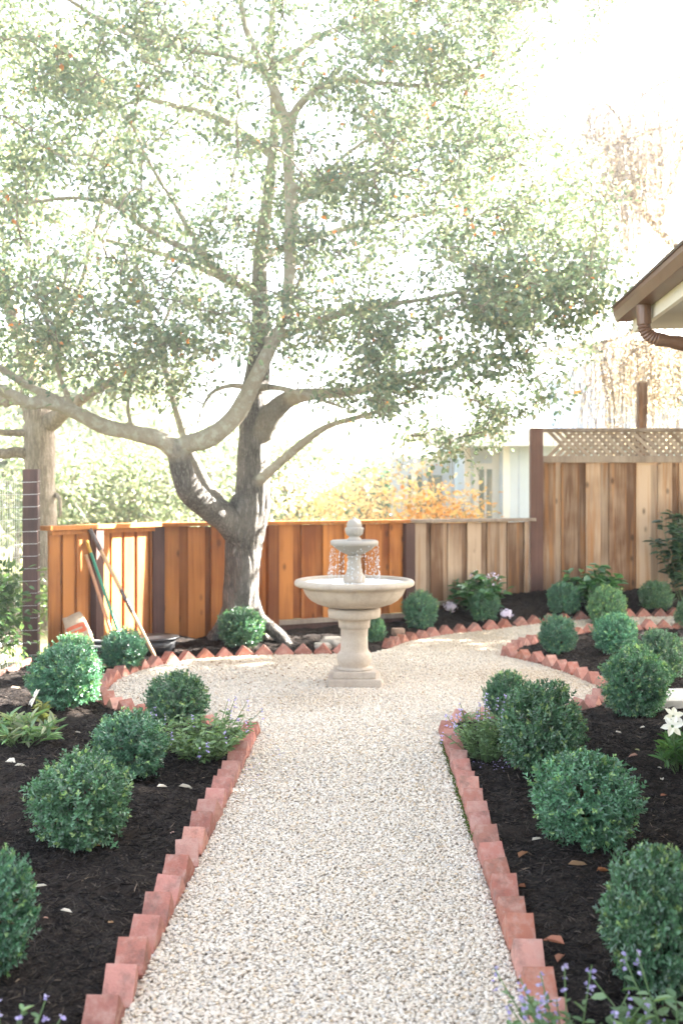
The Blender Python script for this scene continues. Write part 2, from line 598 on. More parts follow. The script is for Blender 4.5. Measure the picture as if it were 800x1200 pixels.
# ------------------------------------------------------------------ the gravel outline
G = lambda px, py: gnd(px, py).xy.to_tuple()
LEFT_ROW = [(-0.672, 1.6), (-0.6475, 2.94), (-0.585, 4.8), (-0.535, 6.45)]
LEFT_ARC = [(-0.60, 6.62), (-0.86, 6.64), (-1.24, 6.84), (-1.55, 7.17), (-1.80, 7.62), (-1.87, 8.08), (-1.83, 8.52), (-1.68, 8.98), (-1.42, 9.30), (-1.0, 9.52), (-0.58, 9.62), (-0.2, 9.70), (0.2, 9.74), G(440, 766)]
REAR = [G(440, 766), G(460, 759), G(480, 752), G(520, 744.5), G(580, 737), G(640, 730), G(700, 725), G(800, 721), (5.3, 12.0)]
ISLAND_BACK = [(5.3, 10.9), G(790, 735), G(740, 737), G(690, 741), G(640, 749), G(625, 753), G(602, 760), G(588, 768)]
ISLAND_FRONT = [G(588, 768), G(604, 772), G(630, 778), G(660, 788), G(690, 801), G(707, 808)]
FRONT_BACK = [G(707, 812), G(692, 824), G(672, 833), (1.35, 7.05), (1.05, 6.9), (0.80, 6.80), (0.66, 6.66)]
RIGHT_ROW = [(0.635, 6.45), (0.60, 4.8), (0.561, 3.09), (0.535, 1.6)]


def densify(pl, k=6):
    P = smooth_path([(x, y, 0, 0) for x, y in pl], k)
    return [(p[0], p[1]) for p in P]


OUTLINE = densify(LEFT_ROW, 3) + densify(LEFT_ARC) + densify(REAR)[1:] + densify(ISLAND_BACK, 4) + densify(ISLAND_FRONT, 4)[1:] + densify(FRONT_BACK, 4) + densify(RIGHT_ROW, 3)
OUT = np.array(OUTLINE)


def sdist(x, y):
    """signed distance to the gravel outline, negative on the gravel"""
    x, y = np.asarray(x, float).ravel(), np.asarray(y, float).ravel()
    A, B = OUT, np.roll(OUT, -1, axis=0)
    best = np.full(len(x), 1e9)
    ins = np.zeros(len(x), bool)
    for a, b in zip(A, B):
        dx, dy = b - a
        l2 = max(dx * dx + dy * dy, 1e-12)
        tt = np.clip(((x - a[0]) * dx + (y - a[1]) * dy) / l2, 0, 1)
        best = np.minimum(best, (x - a[0] - tt * dx) ** 2 + (y - a[1] - tt * dy) ** 2)
        cr = (a[1] > y) != (b[1] > y)
        xi = a[0] + (y - a[1]) / (dy if abs(dy) > 1e-12 else 1e-12) * dx
        ins ^= cr & (x < xi)
    return np.where(ins, -1, 1) * np.sqrt(best)


def behind_fence(x, y):
    """True past the fences (outside the garden)"""
    x, y = np.asarray(x), np.asarray(y)
    f1 = (FB.x - FA.x) * (y - FA.y) - (FB.y - FA.y) * (x - FA.x) > 0.0
    f2 = (FA.x - LA.x) * (y - LA.y) - (FA.y - LA.y) * (x - LA.x) > 0.0
    r = np.where(x > FB.x, y > 12.55, np.where(x > FA.x, f1, np.where(x > LA.x, f2, True)))
    return r & ~((x < LA.x) & (y < LA.y + 0.02) & (x > -2.90))


def soil_h(x, y):
    x, y = np.asarray(x, float), np.asarray(y, float)
    s = sdist(x, y).reshape(x.shape)
    h = terrain(x, y) + np.where(s < 0.02, -0.06, -0.06 + 0.085 * sstep((s - 0.02) / 0.09))
    k = sstep((s - 0.03) / 0.15)
    h += k * (0.024 * vnoise(x, y, 2.3) + 0.020 * vnoise(x, y, 6.0) + 0.015 * vnoise(x, y, 14) + 0.008 * vnoise(x, y, 36) + 0.03 * sstep((s - 0.1) / 0.6))
    return h


def soil_z(x, y):
    return float(soil_h(np.array([x]), np.array([y]))[0])


# ------------------------------------------------------------------ ground
def grid(name, x0, x1, y0, y1, step, hfun, keep, mat, label=None):
    nx, ny = int((x1 - x0) / step) + 1, int((y1 - y0) / step) + 1
    X, Y = np.meshgrid(np.linspace(x0, x1, nx), np.linspace(y0, y1, ny))
    Z = hfun(X, Y)
    V = np.stack([X, Y, Z], -1).reshape(-1, 3)
    i = np.arange(nx * ny).reshape(ny, nx)
    F = np.stack([i[:-1, :-1], i[:-1, 1:], i[1:, 1:], i[1:, :-1]], -1).reshape(-1, 4)
    cx, cy_ = V[F].mean(1)[:, 0], V[F].mean(1)[:, 1]
    F = F[keep(cx, cy_)]
    used = np.unique(F)
    mp = np.full(len(V), -1)
    mp[used] = np.arange(len(used))
    o = link(name, arrmesh(name, V[used], mp[F], None, True), mat)
    tag(o, kind='structure')
    return o


mb = MB()
S_ = 300
mb.add([(-S_, -S_, -0.09), (S_, -S_, -0.09), (S_, S_, -0.09), (-S_, S_, -0.09)], [(0, 1, 2, 3)])
tag(mb.build('ground', M_GROUND), kind='structure')
grid('mulch_soil', -2.88, 5.6, 1.3, 12.7, 0.033, soil_h, lambda x, y: ~behind_fence(x, y) & (sdist(x, y) > -0.03), M_MULCH)
grid('gravel_path', -2.2, 5.4, 1.5, 12.6, 0.05, lambda x, y: terrain(x, y) + 0.008 * vnoise(x, y, 1.7) - 0.006, lambda x, y: sdist(x, y) < 0.06, M_GRAVEL)

# loose pebbles: every stone a little faceted lump
ico = bmesh.new()
bmesh.ops.create_icosphere(ico, subdivisions=1, radius=1.0)
IV = np.array([v.co[:] for v in ico.verts])
IF = np.array([[v.index for v in f.verts] for f in ico.faces])
ico.free()


def pebbles(name, x0, x1, y0, y1, cell, rmin, rmax, label):
    nx, ny = int((x1 - x0) / cell), int((y1 - y0) / cell)
    X, Y = np.meshgrid(x0 + (np.arange(nx) + 0.5) * cell, y0 + (np.arange(ny) + 0.5) * cell)
    X = (X + rng.uniform(-0.6, 0.6, X.shape) * cell).ravel()
    Y = (Y + rng.uniform(-0.6, 0.6, Y.shape) * cell).ravel()
    vis = np.abs(X) < Y * 0.36 + 0.15
    X, Y = X[vis], Y[vis]
    k = sdist(X, Y) < -0.005
    X, Y = X[k], Y[k]
    n = len(X)
    r = rmin + (rmax - rmin) * rng.beta(1.6, 3.0, n)
    sc = np.stack([r * rng.uniform(0.8, 1.3, n), r * rng.uniform(0.7, 1.0, n), r * rng.uniform(0.42, 0.68, n)], -1)
    V = IV[None] * (1 + rng.uniform(-0.22, 0.22, (n, 12, 1))) * sc[:, None]
    a = rng.uniform(0, 6.28, n)
    b = rng.normal(0, 0.35, n)
    ca, sa, cb, sb = np.cos(a), np.sin(a), np.cos(b), np.sin(b)
    x_, y_, z_ = V[..., 0], V[..., 1], V[..., 2]
    x2, z2 = x_ * cb[:, None] - z_ * sb[:, None], x_ * sb[:, None] + z_ * cb[:, None]
    x3, y3 = x2 * ca[:, None] - y_ * sa[:, None], x2 * sa[:, None] + y_ * ca[:, None]
    zz = terrain(X, Y) + 0.008 * vnoise(X, Y, 1.7) + rng.uniform(-0.0025, 0.0035, n) + 0.003
    V = np.stack([x3 + X[:, None], y3 + Y[:, None], z2 + zz[:, None]], -1).reshape(-1, 3)
    F = (IF[None] + (np.arange(n) * 12)[:, None, None]).reshape(-1, 3)
    c = palette([(0.68, 0.605, 0.515), (0.65, 0.56, 0.46), (0.71, 0.65, 0.57), (0.60, 0.54, 0.475), (0.47, 0.44, 0.41), (0.61, 0.48, 0.34), (0.67, 0.565, 0.47)],
                [32, 26, 22, 9, 3, 4, 7], n, 0.10)
    warm = np.clip(sstep((vnoise(X, Y, 1.1) - 0.1) / 0.7) * (Y > 6.2), 0, 1)[:, None] * 0.45
    c = c * (1 - warm) + np.array([0.44, 0.33, 0.21]) * warm
    C = np.repeat(np.clip(c * np.array([0.925, 0.908, 0.88]), 0.02, 0.85), 12, axis=0)
    o = link(name, arrmesh(name, V, F, C, False), M_PEBBLE)
    tag(o, label, 'gravel', None, 'stuff')


pebbles('gravel_pebbles', -0.75, 0.75, 2.4, 5.0, 0.0108, 0.0045, 0.0128, 'loose pale pebbles of the straight path in the foreground')
pebbles('gravel_pebbles', -2.1, 4.6, 5.0, 12.4, 0.0160, 0.0068, 0.0148, 'loose pale pebbles around the fountain and along the far path')

# shredded bark lying on the mulch
def shreds(y0, y1, dens, lmax, name, label):
    n = int(7.6 * (y1 - y0) * dens)
    X, Y = rng.uniform(-2.85, 4.6, n), rng.uniform(y0, y1, n)
    k = (np.abs(X) < Y * 0.36 + 0.1)
    X, Y = X[k], Y[k]
    k = (sdist(X, Y) > 0.07) & ~behind_fence(X, Y)
    X, Y = X[k], Y[k]
    n = len(X)
    Z = soil_h(X, Y) + rng.uniform(0.0, 0.008, n)
    L = rng.uniform(0.25, 1.0, n) ** 1.5 * lmax
    a = rng.uniform(0, 6.28, n)
    A = np.stack([np.cos(a), np.sin(a), rng.normal(0, 0.35, n)], -1)
    N = np.stack([rng.normal(0, 0.4, n), rng.normal(0, 0.4, n), np.ones(n)], -1)
    c = palette([(0.010, 0.009, 0.009), (0.028, 0.023, 0.021), (0.055, 0.045, 0.039), (0.10, 0.078, 0.062), (0.24, 0.18, 0.13)], [32, 36, 26, 9, 0.6], n, 0.3)
    o = link(name, leaf_mesh(name, np.stack([X, Y, Z], -1) - A * L[:, None] / 2, A, N, L, rng.uniform(0.002, 0.006, n), c, 0.4, 0.05), M_SHRED)
    tag(o, label, 'mulch', None, 'stuff')


shreds(2.4, 6.5, 4200, 0.075, 'mulch_shreds', 'dark shredded bark over the beds in the foreground')
shreds(6.5, 12.6, 1200, 0.085, 'mulch_shreds', 'dark shredded bark over the far beds')

# ------------------------------------------------------------------ brick edging
def brick_mesh(i):
    rs = random.Random(i)
    mb_ = MB()
    s, wd = 0.128 + rs.uniform(-0.004, 0.004), 0.096
    mb_.box((0, 0, 0), (s, wd, s), Matrix.Rotation(R(45), 3, 'Y'))
    me = mb_.mesh('brick')
    bm = bmesh.new()
    bm.from_mesh(me)
    bmesh.ops.subdivide_edges(bm, edges=bm.edges[:], cuts=5, use_grid_fill=True)
    for v in bm.verts:
        p = Vector(v.co)
        q = Matrix.Rotation(R(-45), 3, 'Y') @ p
        # rub the arrises round and chip them
        e = sorted([s / 2 - abs(q.x), wd / 2 - abs(q.y), s / 2 - abs(q.z)])
        nse = mnoise.noise(p * 28 + Vector((i * 3.1, 0, 0)))
        if e[1] < 0.012:
            q *= 1 - 0.022 - 0.05 * max(0, nse)
        q += q.normalized() * nse * 0.0025
        v.co = Matrix.Rotation(R(45), 3, 'Y') @ q
    bm.to_mesh(me)
    bm.free()
    me.polygons.foreach_set('use_smooth', [True] * len(me.polygons))
    me.set_sharp_from_angle(angle=R(28))
    me.materials.append(M_BRICK)
    return me


BRICKS = [brick_mesh(i) for i in range(6)]
nbrick = 0


def brick_row(pl, side, period, group, label, tilt=3.0, start=0.0, end=0.0, special=None):
    """bricks stood on their corners along a polyline; side = +1 puts them to its left"""
    global nbrick
    P = np.array(densify(pl, 8))
    seg = np.linalg.norm(np.diff(P, axis=0), axis=1)
    cum = np.concatenate([[0], np.cumsum(seg)])
    n = int((cum[-1] - start - end) / period)
    for k in range(n + 1):
        s = start + k * period + random.uniform(-0.01, 0.01)
        x, y = np.interp(s, cum, P[:, 0]), np.interp(s, cum, P[:, 1])
        x2, y2 = np.interp(min(s + 0.1, cum[-1]), cum, P[:, 0]), np.interp(min(s + 0.1, cum[-1]), cum, P[:, 1])
        x1, y1 = np.interp(max(s - 0.1, 0), cum, P[:, 0]), np.interp(max(s - 0.1, 0), cum, P[:, 1])
        dx, dy = x2 - x1, y2 - y1
        l = math.hypot(dx, dy)
        dx, dy = dx / l, dy / l
        ox, oy = -dy * side * 0.046, dx * side * 0.046
        if abs(x) > y * 0.37 + 0.25 or y < 2.35:
            continue
        o = link('brick', BRICKS[nbrick % 6])
        nbrick += 1
        o.location = (x + ox, y + oy, float(terrain(x, y)) + 0.008 + random.uniform(-0.008, 0.008))
        o.rotation_euler = (R(random.gauss(0, tilt)), R(random.gauss(0, tilt)), math.atan2(dy, dx) + R(random.gauss(0, 4)))
        tag(o, label, 'brick', group)


brick_row(LEFT_ROW, 1, 0.185, 'bricks along the left edge of the straight path', 'weathered red clay brick set cornerwise along the left edge of the straight gravel path', start=0.75)
brick_row(RIGHT_ROW[::-1], -1, 0.185, 'bricks along the right edge of the straight path', 'weathered red clay brick set cornerwise along the right edge of the straight gravel path', start=0.0)
brick_row(LEFT_ARC[1:], 1, 0.188, 'bricks curving round behind the fountain', 'clay brick set cornerwise in the curved edging left of and behind the fountain', start=0.02)
brick_row(REAR[1:], 1, 0.19, 'bricks of the far border below the fence', 'orange clay brick set cornerwise along the far border below the fence', start=-0.02)
brick_row(ISLAND_BACK, 1, 0.19, 'bricks on the far side of the island bed', 'clay brick set cornerwise on the far side of the pointed island bed')
brick_row(ISLAND_FRONT, 1, 0.20, 'bricks on the near side of the island bed', 'pinkish clay brick set cornerwise on the near side of the pointed island bed', start=0.08)
brick_row(FRONT_BACK, 1, 0.19, 'bricks behind the front right bed', 'clay brick set cornerwise along the back of the front right shrub bed')

# moss at the foot of the right row
n = 1500
mx = rng.uniform(3.2, 6.3, n)
xr = np.interp(mx, [1.6, 3.09, 4.8, 6.45], [0.535, 0.561, 0.60, 0.635]) - np.abs(rng.normal(0, 0.008, n)) - 0.002
kk = vnoise(mx, mx * 0 + 3, 2.5) > -0.1
mx, xr = mx[kk], xr[kk]
n = len(mx)
o = link('moss', leaf_mesh('moss', np.stack([xr, mx, rng.uniform(0.0, 0.022, n)], -1), rdir(n) + np.array([-0.3, 0, 0.8]), rdir(n), rng.uniform(0.006, 0.014, n), rng.uniform(0.004, 0.008, n),
                           palette([(0.06, 0.10, 0.02), (0.10, 0.14, 0.03)], [1, 1], n)), M_MOSS)
tag(o, 'green moss at the foot of the right brick row beside the gravel', 'moss', None, 'stuff')

# ------------------------------------------------------------------ fountain
fx, fy = 0.105, 8.17
ft = empty('fountain', (fx, fy, 0.0), 'tiered cast stone fountain running in the middle of the gravel circle', 'fountain')
mb = MB()
mb.box((0, 0, 0.03), (0.425, 0.425, 0.08))
base = mb.build('base', M_STONE, ft, bevel=0.006)
mb = MB()
mb.box((0, 0, 0.098), (0.345, 0.345, 0.056))
mb.build('plinth', M_STONE, base, bevel=0.008)
mb = MB()
mb.lathe([(0.15, 0.126), (0.155, 0.135), (0.128, 0.142), (0.125, 0.15), (0.136, 0.17), (0.143, 0.20), (0.143, 0.225), (0.135, 0.25), (0.121, 0.266), (0.115, 0.275), (0.112, 0.30), (0.109, 0.38), (0.112, 0.455),
          (0.118, 0.462), (0.128, 0.466), (0.130, 0.50), (0.134, 0.53), (0.15, 0.54), (0.20, 0.547), (0.213, 0.555), (0.216, 0.60), (0.211, 0.622), (0.19, 0.626)], 56)
ped = mb.build('pedestal', M_STONE, ft, smooth=True)
mb = MB()
mb.lathe([(0.12, 0.626), (0.19, 0.632), (0.24, 0.640), (0.31, 0.662), (0.36, 0.692), (0.395, 0.73), (0.415, 0.77), (0.425, 0.795), (0.44, 0.80), (0.470, 0.803), (0.487, 0.812), (0.492, 0.826), (0.490, 0.842), (0.480, 0.853),
          (0.462, 0.858), (0.446, 0.856), (0.434, 0.846), (0.425, 0.82), (0.40, 0.76), (0.33, 0.70), (0.20, 0.67), (0.05, 0.665)], 96)
bas = mb.build('basin', M_STONE, ft, smooth=True)
V, F = [], []
nr, na = 26, 96
for i in range(nr):
    r = 0.0001 + 0.425 * i / (nr - 1)
    for k in range(na):
        a = 2 * math.pi * k / na
        p = Vector((r * math.cos(a), r * math.sin(a), 0))
        ring = math.exp(-((r - 0.19) / 0.07) ** 2)
        V.append((p.x, p.y, 0.832 + (0.004 + 0.007 * ring) * mnoise.noise(p * 38) + 0.002 * mnoise.noise(p * 90)))
for i in range(nr - 1):
    for k in range(na):
        F.append((i * na + k, i * na + (k + 1) % na, (i + 1) * na + (k + 1) % na, (i + 1) * na + k))
wa = link('water', arrmesh('water', np.array(V), np.array(F), None, True), M_WATER, bas)
mb = MB()
mb.lathe([(0.08, 0.74), (0.092, 0.84), (0.092, 0.862), (0.086, 0.872), (0.088, 0.885), (0.078, 0.895), (0.066, 0.92), (0.058, 0.96), (0.054, 1.0), (0.052, 1.03), (0.060, 1.038), (0.060, 1.048), (0.050, 1.055)], 40)
mb.build('column', M_STONE, ft, smooth=True)
mb = MB()
mb.lathe([(0.045, 1.05), (0.06, 1.06), (0.10, 1.078), (0.145, 1.105), (0.168, 1.128), (0.182, 1.134), (0.195, 1.145), (0.198, 1.160), (0.193, 1.175), (0.18, 1.180), (0.165, 1.176), (0.14, 1.160), (0.06, 1.145)], 56, flute=24, fdepth=0.05, frange=(1.06, 1.127))
ub = mb.build('upper_bowl', M_STONE, ft, smooth=True)
mb = MB()
mb.lathe([(0.166, 1.168), (0.10, 1.170), (0.02, 1.170)], 40)
mb.build('water', M_WATER, ub, smooth=True)
mb = MB()
mb.lathe([(0.06, 1.15), (0.062, 1.185), (0.05, 1.197), (0.042, 1.206), (0.046, 1.214), (0.060, 1.220), (0.071, 1.235), (0.076, 1.258), (0.077, 1.272), (0.073, 1.284), (0.060, 1.286), (0.062, 1.292), (0.061, 1.312), (0.054, 1.332),
          (0.040, 1.348), (0.022, 1.354), (0.013, 1.358), (0.010, 1.366), (0.002, 1.370)], 72, flute=16, fdepth=0.10, frange=(1.216, 1.283))
mb.build('finial', M_STONE, ft, smooth=True)
# falling water: beads strung below the upper lip
V, F = [], []
nd = 620
ang = rng.integers(0, 34, nd) * 2 * np.pi / 34 + rng.normal(0, 0.03, nd)
tt = rng.uniform(0, 1, nd) ** 0.8
r = 0.192 + 0.02 * tt + rng.normal(0, 0.004, nd)
z = 1.142 - tt * 0.31
P = np.stack([r * np.cos(ang), r * np.sin(ang), z], -1)
sz = rng.uniform(0.0016, 0.0042, nd)
st = rng.uniform(1.0, 2.6, nd)
V = (IV[None] * np.stack([sz, sz, sz * st], -1)[:, None] + P[:, None]).reshape(-1, 3)
F = (IF[None] + (np.arange(nd) * 12)[:, None, None]).reshape(-1, 3)
o = link('falling_water', arrmesh('falling_water', V, F, None, True), M_DROPS, ft)
tag(o, kind='stuff')

# ------------------------------------------------------------------ fences
def boards(mb, a, b, zb, zt, wide=(0.17, 0.2), gap=(0.06, 0.10), tone=0.5, tvar=0.35, front=-1):
    """board-on-board: wide face boards over a recessed back layer"""
    d = (b - a)
    L = d.length
    d.normalize()
    nrm = Vector((d.y, -d.x, 0))
    rot = Matrix(((d.x, -nrm.x, 0), (d.y, -nrm.y, 0), (0, 0, 1)))
    s = 0.0
    while s < L - 0.02:
        wd = min(random.uniform(*wide), L - s)
        zj = random.uniform(-0.006, 0.006)
        c = a + d * (s + wd / 2) + nrm * 0.012
        mb.box((c.x, c.y, (zb + zt) / 2 + zj), (wd, 0.019, zt - zb), rot, (min(1, max(0, random.gauss(tone, tvar))), random.uniform(0.86, 1.1), random.random()))
        s += wd
        g = min(random.uniform(*gap), L - s)
        if g > 0.01:
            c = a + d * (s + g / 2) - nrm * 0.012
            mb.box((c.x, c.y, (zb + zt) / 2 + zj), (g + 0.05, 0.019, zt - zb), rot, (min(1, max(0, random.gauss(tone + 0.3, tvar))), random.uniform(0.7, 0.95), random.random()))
        s += max(g, 0.001)


def bar(mb, a, b, z0, z1, depth, off=0.0, col=(0.5, 1, 0.3)):
    d = (b - a)
    L = d.length
    d.normalize()
    nrm = Vector((d.y, -d.x, 0))
    rot = Matrix(((d.x, -nrm.x, 0), (d.y, -nrm.y, 0), (0, 0, 1)))
    c = (a + b) / 2 + nrm * off
    mb.box((c.x, c.y, (z0 + z1) / 2), (L, depth, z1 - z0), rot, (col[0], col[1], random.random()))


def post(parent, p, d, z0, z1, wd, off=0.05, mat=None, col=(0.5, 1, 0)):
    nrm = Vector((d.y, -d.x, 0)).normalized()
    dd = d.normalized()
    rot = Matrix(((dd.x, -nrm.x, 0), (dd.y, -nrm.y, 0), (0, 0, 1)))
    mb_ = MB()
    c = p + nrm * off
    mb_.box((c.x, c.y, (z0 + z1) / 2), (wd, wd * 0.8, z1 - z0), rot, (col[0], col[1], random.random()))
    return mb_.build('post', mat or M_POST, parent, bevel=0.005)


dF = (FB - FA).normalized()
nF = Vector((dF.y, -dF.x, 0))
zt = 1.262
lowf = empty('board_fence', FA, 'long low cedar fence of overlapping boards behind the tree and fountain', 'fence')
inv = Matrix.Translation(-FA)


def low_part(mbx, name, mat, parent=lowf, **k):
    o = mbx.build(name, mat, None, **k)
    o.parent = parent
    o.matrix_parent_inverse = Matrix.Translation(-Vector(parent.location))
    return o


p0, p1, p2, p3 = FA, on_line(FA, FB, 317), on_line(FA, FB, 476), FB
zz = lambda p, py: EYE - (py - HY) / FOC * p.y
m1, m2, m3 = (p0 + p1) / 2, (p1 + p2) / 2, (p2 + p3) / 2
specs = [(p0, p1, zz(m1, 757), 'a'), (p1, p2, zz(m2, 722), 'b'), (p2, p3, zz(m3, 702), 'c')]
random.seed(21)
for a, b, zb, k in specs:
    mb = MB()
    if k == 'c':
        boards(mb, a + dF * 0.06, b - dF * 0.05, zb, zt - 0.045, (0.17, 0.20), (0.05, 0.11), 0.42, 0.42)
        low_part(mb, 'board_panel', M_GREYWOOD)
    else:
        boards(mb, a + dF * 0.06, b - dF * 0.05, zb, zt - 0.045, (0.17, 0.22), (0.06, 0.11), 0.42, 0.22)
        low_part(mb, 'board_panel', M_CEDAR)
    mb = MB()
    bar(mb, a, b, zt - 0.04, zt, 0.15, 0.03, (0.5, 0.9 if k != 'c' else 1.0, 0))
    low_part(mb, 'cap_rail', M_CEDAR if k == 'a' else M_RAIL if k == 'c' else M_CEDAR, bevel=0.004)
    mb = MB()
    bar(mb, a + dF * 0.06, b - dF * 0.05, zb - 0.05, zb - 0.001, 0.08, 0.045, (0.5, 1, 0))
    low_part(mb, 'bottom_rail', M_CEDAR if k == 'a' else M_RAIL, bevel=0.003)
    mb = MB()
    bar(mb, a + dF * 0.06, b - dF * 0.05, -0.2, zb - 0.052, 0.04, 0.02, (0.35 if k == 'a' else 0.6, 1, 0))
    low_part(mb, 'kick_board', M_CEDAR if k == 'a' else M_POST)
for p, mt, cl in ((p0, M_POST, 1.0), (p1, M_CEDAR, 0.62), (p2, M_POST, 1.25)):
    o = post(None, p, dF, -0.2, zt - 0.045, 0.125, 0.05, mt, (0.9, cl, 0))
    o.parent = lowf
    o.matrix_parent_inverse = Matrix.Translation(-FA)

# the sunlit return at the left
dL = (FA - LA).normalized()
retf = empty('board_fence', LA, 'short sunlit cedar fence return at the left with garden tools leaning on it', 'fence')
mid = on_line(LA, FA, 110)
for a, b in ((LA, mid), (mid, FA)):
    mb = MB()
    boards(mb, a + dL * 0.05, b - dL * 0.05, 0.05, zt - 0.045, (0.13, 0.15), (0.03, 0.06), 0.3, 0.2)
    low_part(mb, 'board_panel', M_CEDAR, retf)
    mb = MB()
    bar(mb, a, b, zt - 0.04, zt + 0.003, 0.15, 0.03, (0.1, 1.1, 0))
    low_part(mb, 'cap_rail', M_CEDAR, retf, bevel=0.004)
    mb = MB()
    bar(mb, a + dL * 0.05, b - dL * 0.05, zt - 0.085, zt - 0.042, 0.04, 0.045, (0.3, 1.0, 0))
    low_part(mb, 'top_rail', M_CEDAR, retf, bevel=0.003)
    mb = MB()
    bar(mb, a + dL * 0.05, b - dL * 0.05, -0.15, 0.048, 0.04, 0.02, (0.5, 0.9, 0))
    low_part(mb, 'kick_board', M_CEDAR, retf)
o = post(None, mid, dL, -0.2, zt - 0.045, 0.1, 0.05, M_POST, (0.6, 1.2, 0))
o.parent = retf
o.matrix_parent_inverse = Matrix.Translation(-LA)

# the tall fence with its lattice
random.seed(5)
TA = Vector((2.44, 12.56, 0))
TB = Vector((6.2, 12.50, 0))
dT = (TB - TA).normalized()
tallf = empty('lattice_fence', TA, 'tall weathered board fence topped with a lattice strip at the right', 'fence')
ztop, zl0, zr0, zb = 2.385, 2.04, 1.955, 0.345


def tall_part(mbx, name, mat, **k):
    return low_part(mbx, name, mat, tallf, **k)


mb = MB()
boards(mb, TA + dT * 0.05, TB, zb, zr0 + 0.01, (0.17, 0.22), (0.07, 0.13), 0.5, 0.5)
tall_part(mb, 'board_panel', M_GREYWOOD)
mb = MB()
bar(mb, TA, TB, ztop - 0.045, ztop, 0.13, 0.03, (0.7, 0.85, 0.3))
tall_part(mb, 'cap_rail', M_RAIL, bevel=0.004)
mb = MB()
bar(mb, TA + dT * 0.05, TB, zr0, zl0, 0.06, 0.045)
tall_part(mb, 'middle_rail', M_RAIL, bevel=0.003)
mb = MB()
bar(mb, TA + dT * 0.05, TB, zb - 0.055, zb - 0.001, 0.07, 0.04)
tall_part(mb, 'bottom_rail', M_RAIL, bevel=0.003)
mb = MB()
bar(mb, TA + dT * 0.05, TB, -0.2, zb - 0.057, 0.04, 0.015, (0.7, 0.8, 0))
tall_part(mb, 'kick_board', M_POST)
mb = MB()
Lt = (TB - TA).length
hh = (ztop - 0.047) - (zl0 + 0.001)
nT = Vector((dT.y, -dT.x, 0))
for sgn, off in ((1, 0.030), (-1, 0.016)):  # two crossing layers
    s = -hh
    while s < Lt:
        # strip centre line from (s, top) to (s+hh, bottom) for '\', mirrored for '/'
        s0, s1 = (s, s + hh) if sgn > 0 else (s + hh, s)
        hw = 0.030
        q = [(s0 - hw, hh), (s0 + hw, hh), (s1 + hw, 0), (s1 - hw, 0)]
        if min(x for x, _ in q) > 0.08 and max(x for x, _ in q) < Lt:
            base_ = TA + nT * off
            vs = []
            for th in (0.0, 0.011):
                for x, z_ in q:
                    p = base_ + dT * x + nT * th
                    vs.append((p.x, p.y, zl0 + 0.001 + z_))
            mb.add(vs, [(0, 3, 2, 1), (4, 5, 6, 7), (0, 1, 5, 4), (1, 2, 6, 5), (2, 3, 7, 6), (3, 0, 4, 7)], (random.uniform(0.2, 0.7), random.uniform(0.85, 1.1), random.random()))
        s += 0.094
tall_part(mb, 'lattice', M_RAIL)
for i, (p, zt2) in enumerate(((TA, ztop + 0.003), (TA + dT * 2.6, ztop - 0.05))):
    o = post(None, p, dT, -0.2, zt2, 0.155 if i == 0 else 0.09, 0.06 if i == 0 else -0.07, M_POST, (0.45, 1.15, 0))
    o.parent = tallf
    o.matrix_parent_inverse = Matrix.Translation(-TA)

# lone post beyond the tall fence
mb = MB()
pp = at(749, 448, 13.6)
mb.box((pp.x, pp.y, pp.z / 2 - 0.1), (0.12, 0.11, pp.z + 0.2), Matrix.Rotation(R(1.2), 3, 'Y'), (0.9, 0.6, 0.4))
o = mb.build('wooden_post', M_GREYWOOD, None, bevel=0.006)
tag(o, 'bare wooden post standing up behind the lattice topped fence', 'post')

# wire fence at the far left with its big post
WP = Vector((-2.83, 9.10, 0))
WE = Vector((-2.97, 5.6, 0))
wf = empty('wire_fence', WP, 'wire mesh fence on a thick dark redwood post at the far left', 'fence')
mb = MB()
mb.box((WP.x, WP.y, 0.79), (0.135, 0.135, 1.99), Matrix.Rotation(R(8), 3, 'Z'), (0.6, 0.95, 0.77))
low_part(mb, 'post', M_POST, wf, bevel=0.006)
mb = MB()
dW = (WE - WP).normalized()
nW = Vector((-dW.y, dW.x, 0))
off = Vector((0.075, 0, 0))
for k in range(15):
    z = 0.1 + k * 0.112
    pts = [WP + Vector((0.072, 0.02, z + 0.01)), WP + Vector((0.072, -0.073, z)), WP + Vector((-0.068, -0.076, z - 0.004)), WE + Vector((0, 0, z))]
    mb.tube(pts, [0.0024] * 4, 5)
for k in range(62):
    p = WP + Vector((-0.07, -0.076, 0)) + dW * (0.05 + 0.055 * k)
    mb.tube([p + Vector((0, 0, 0.02)), p + Vector((0, 0, 1.68))], [0.0018] * 2, 4)
low_part(mb, 'wire_mesh', M_WIRE, wf)
mb = MB()
bar(mb, WP + Vector((0.03, -0.08, 0)), WE + Vector((0.03, 0, 0)), -0.1, 0.085, 0.04, 0.0, (0.2, 1.9, 0))
low_part(mb, 'base_board', M_POST, wf, bevel=0.004)

# ------------------------------------------------------------------ big oak
def limb(rows, k=5):
    out = []
    for (px, py, d, wpx) in rows:
        p = at(px, py, d)
        out.append((p.x, p.y, p.z, wpx / 2 / FOC * d))
    return smooth_path(out, k)


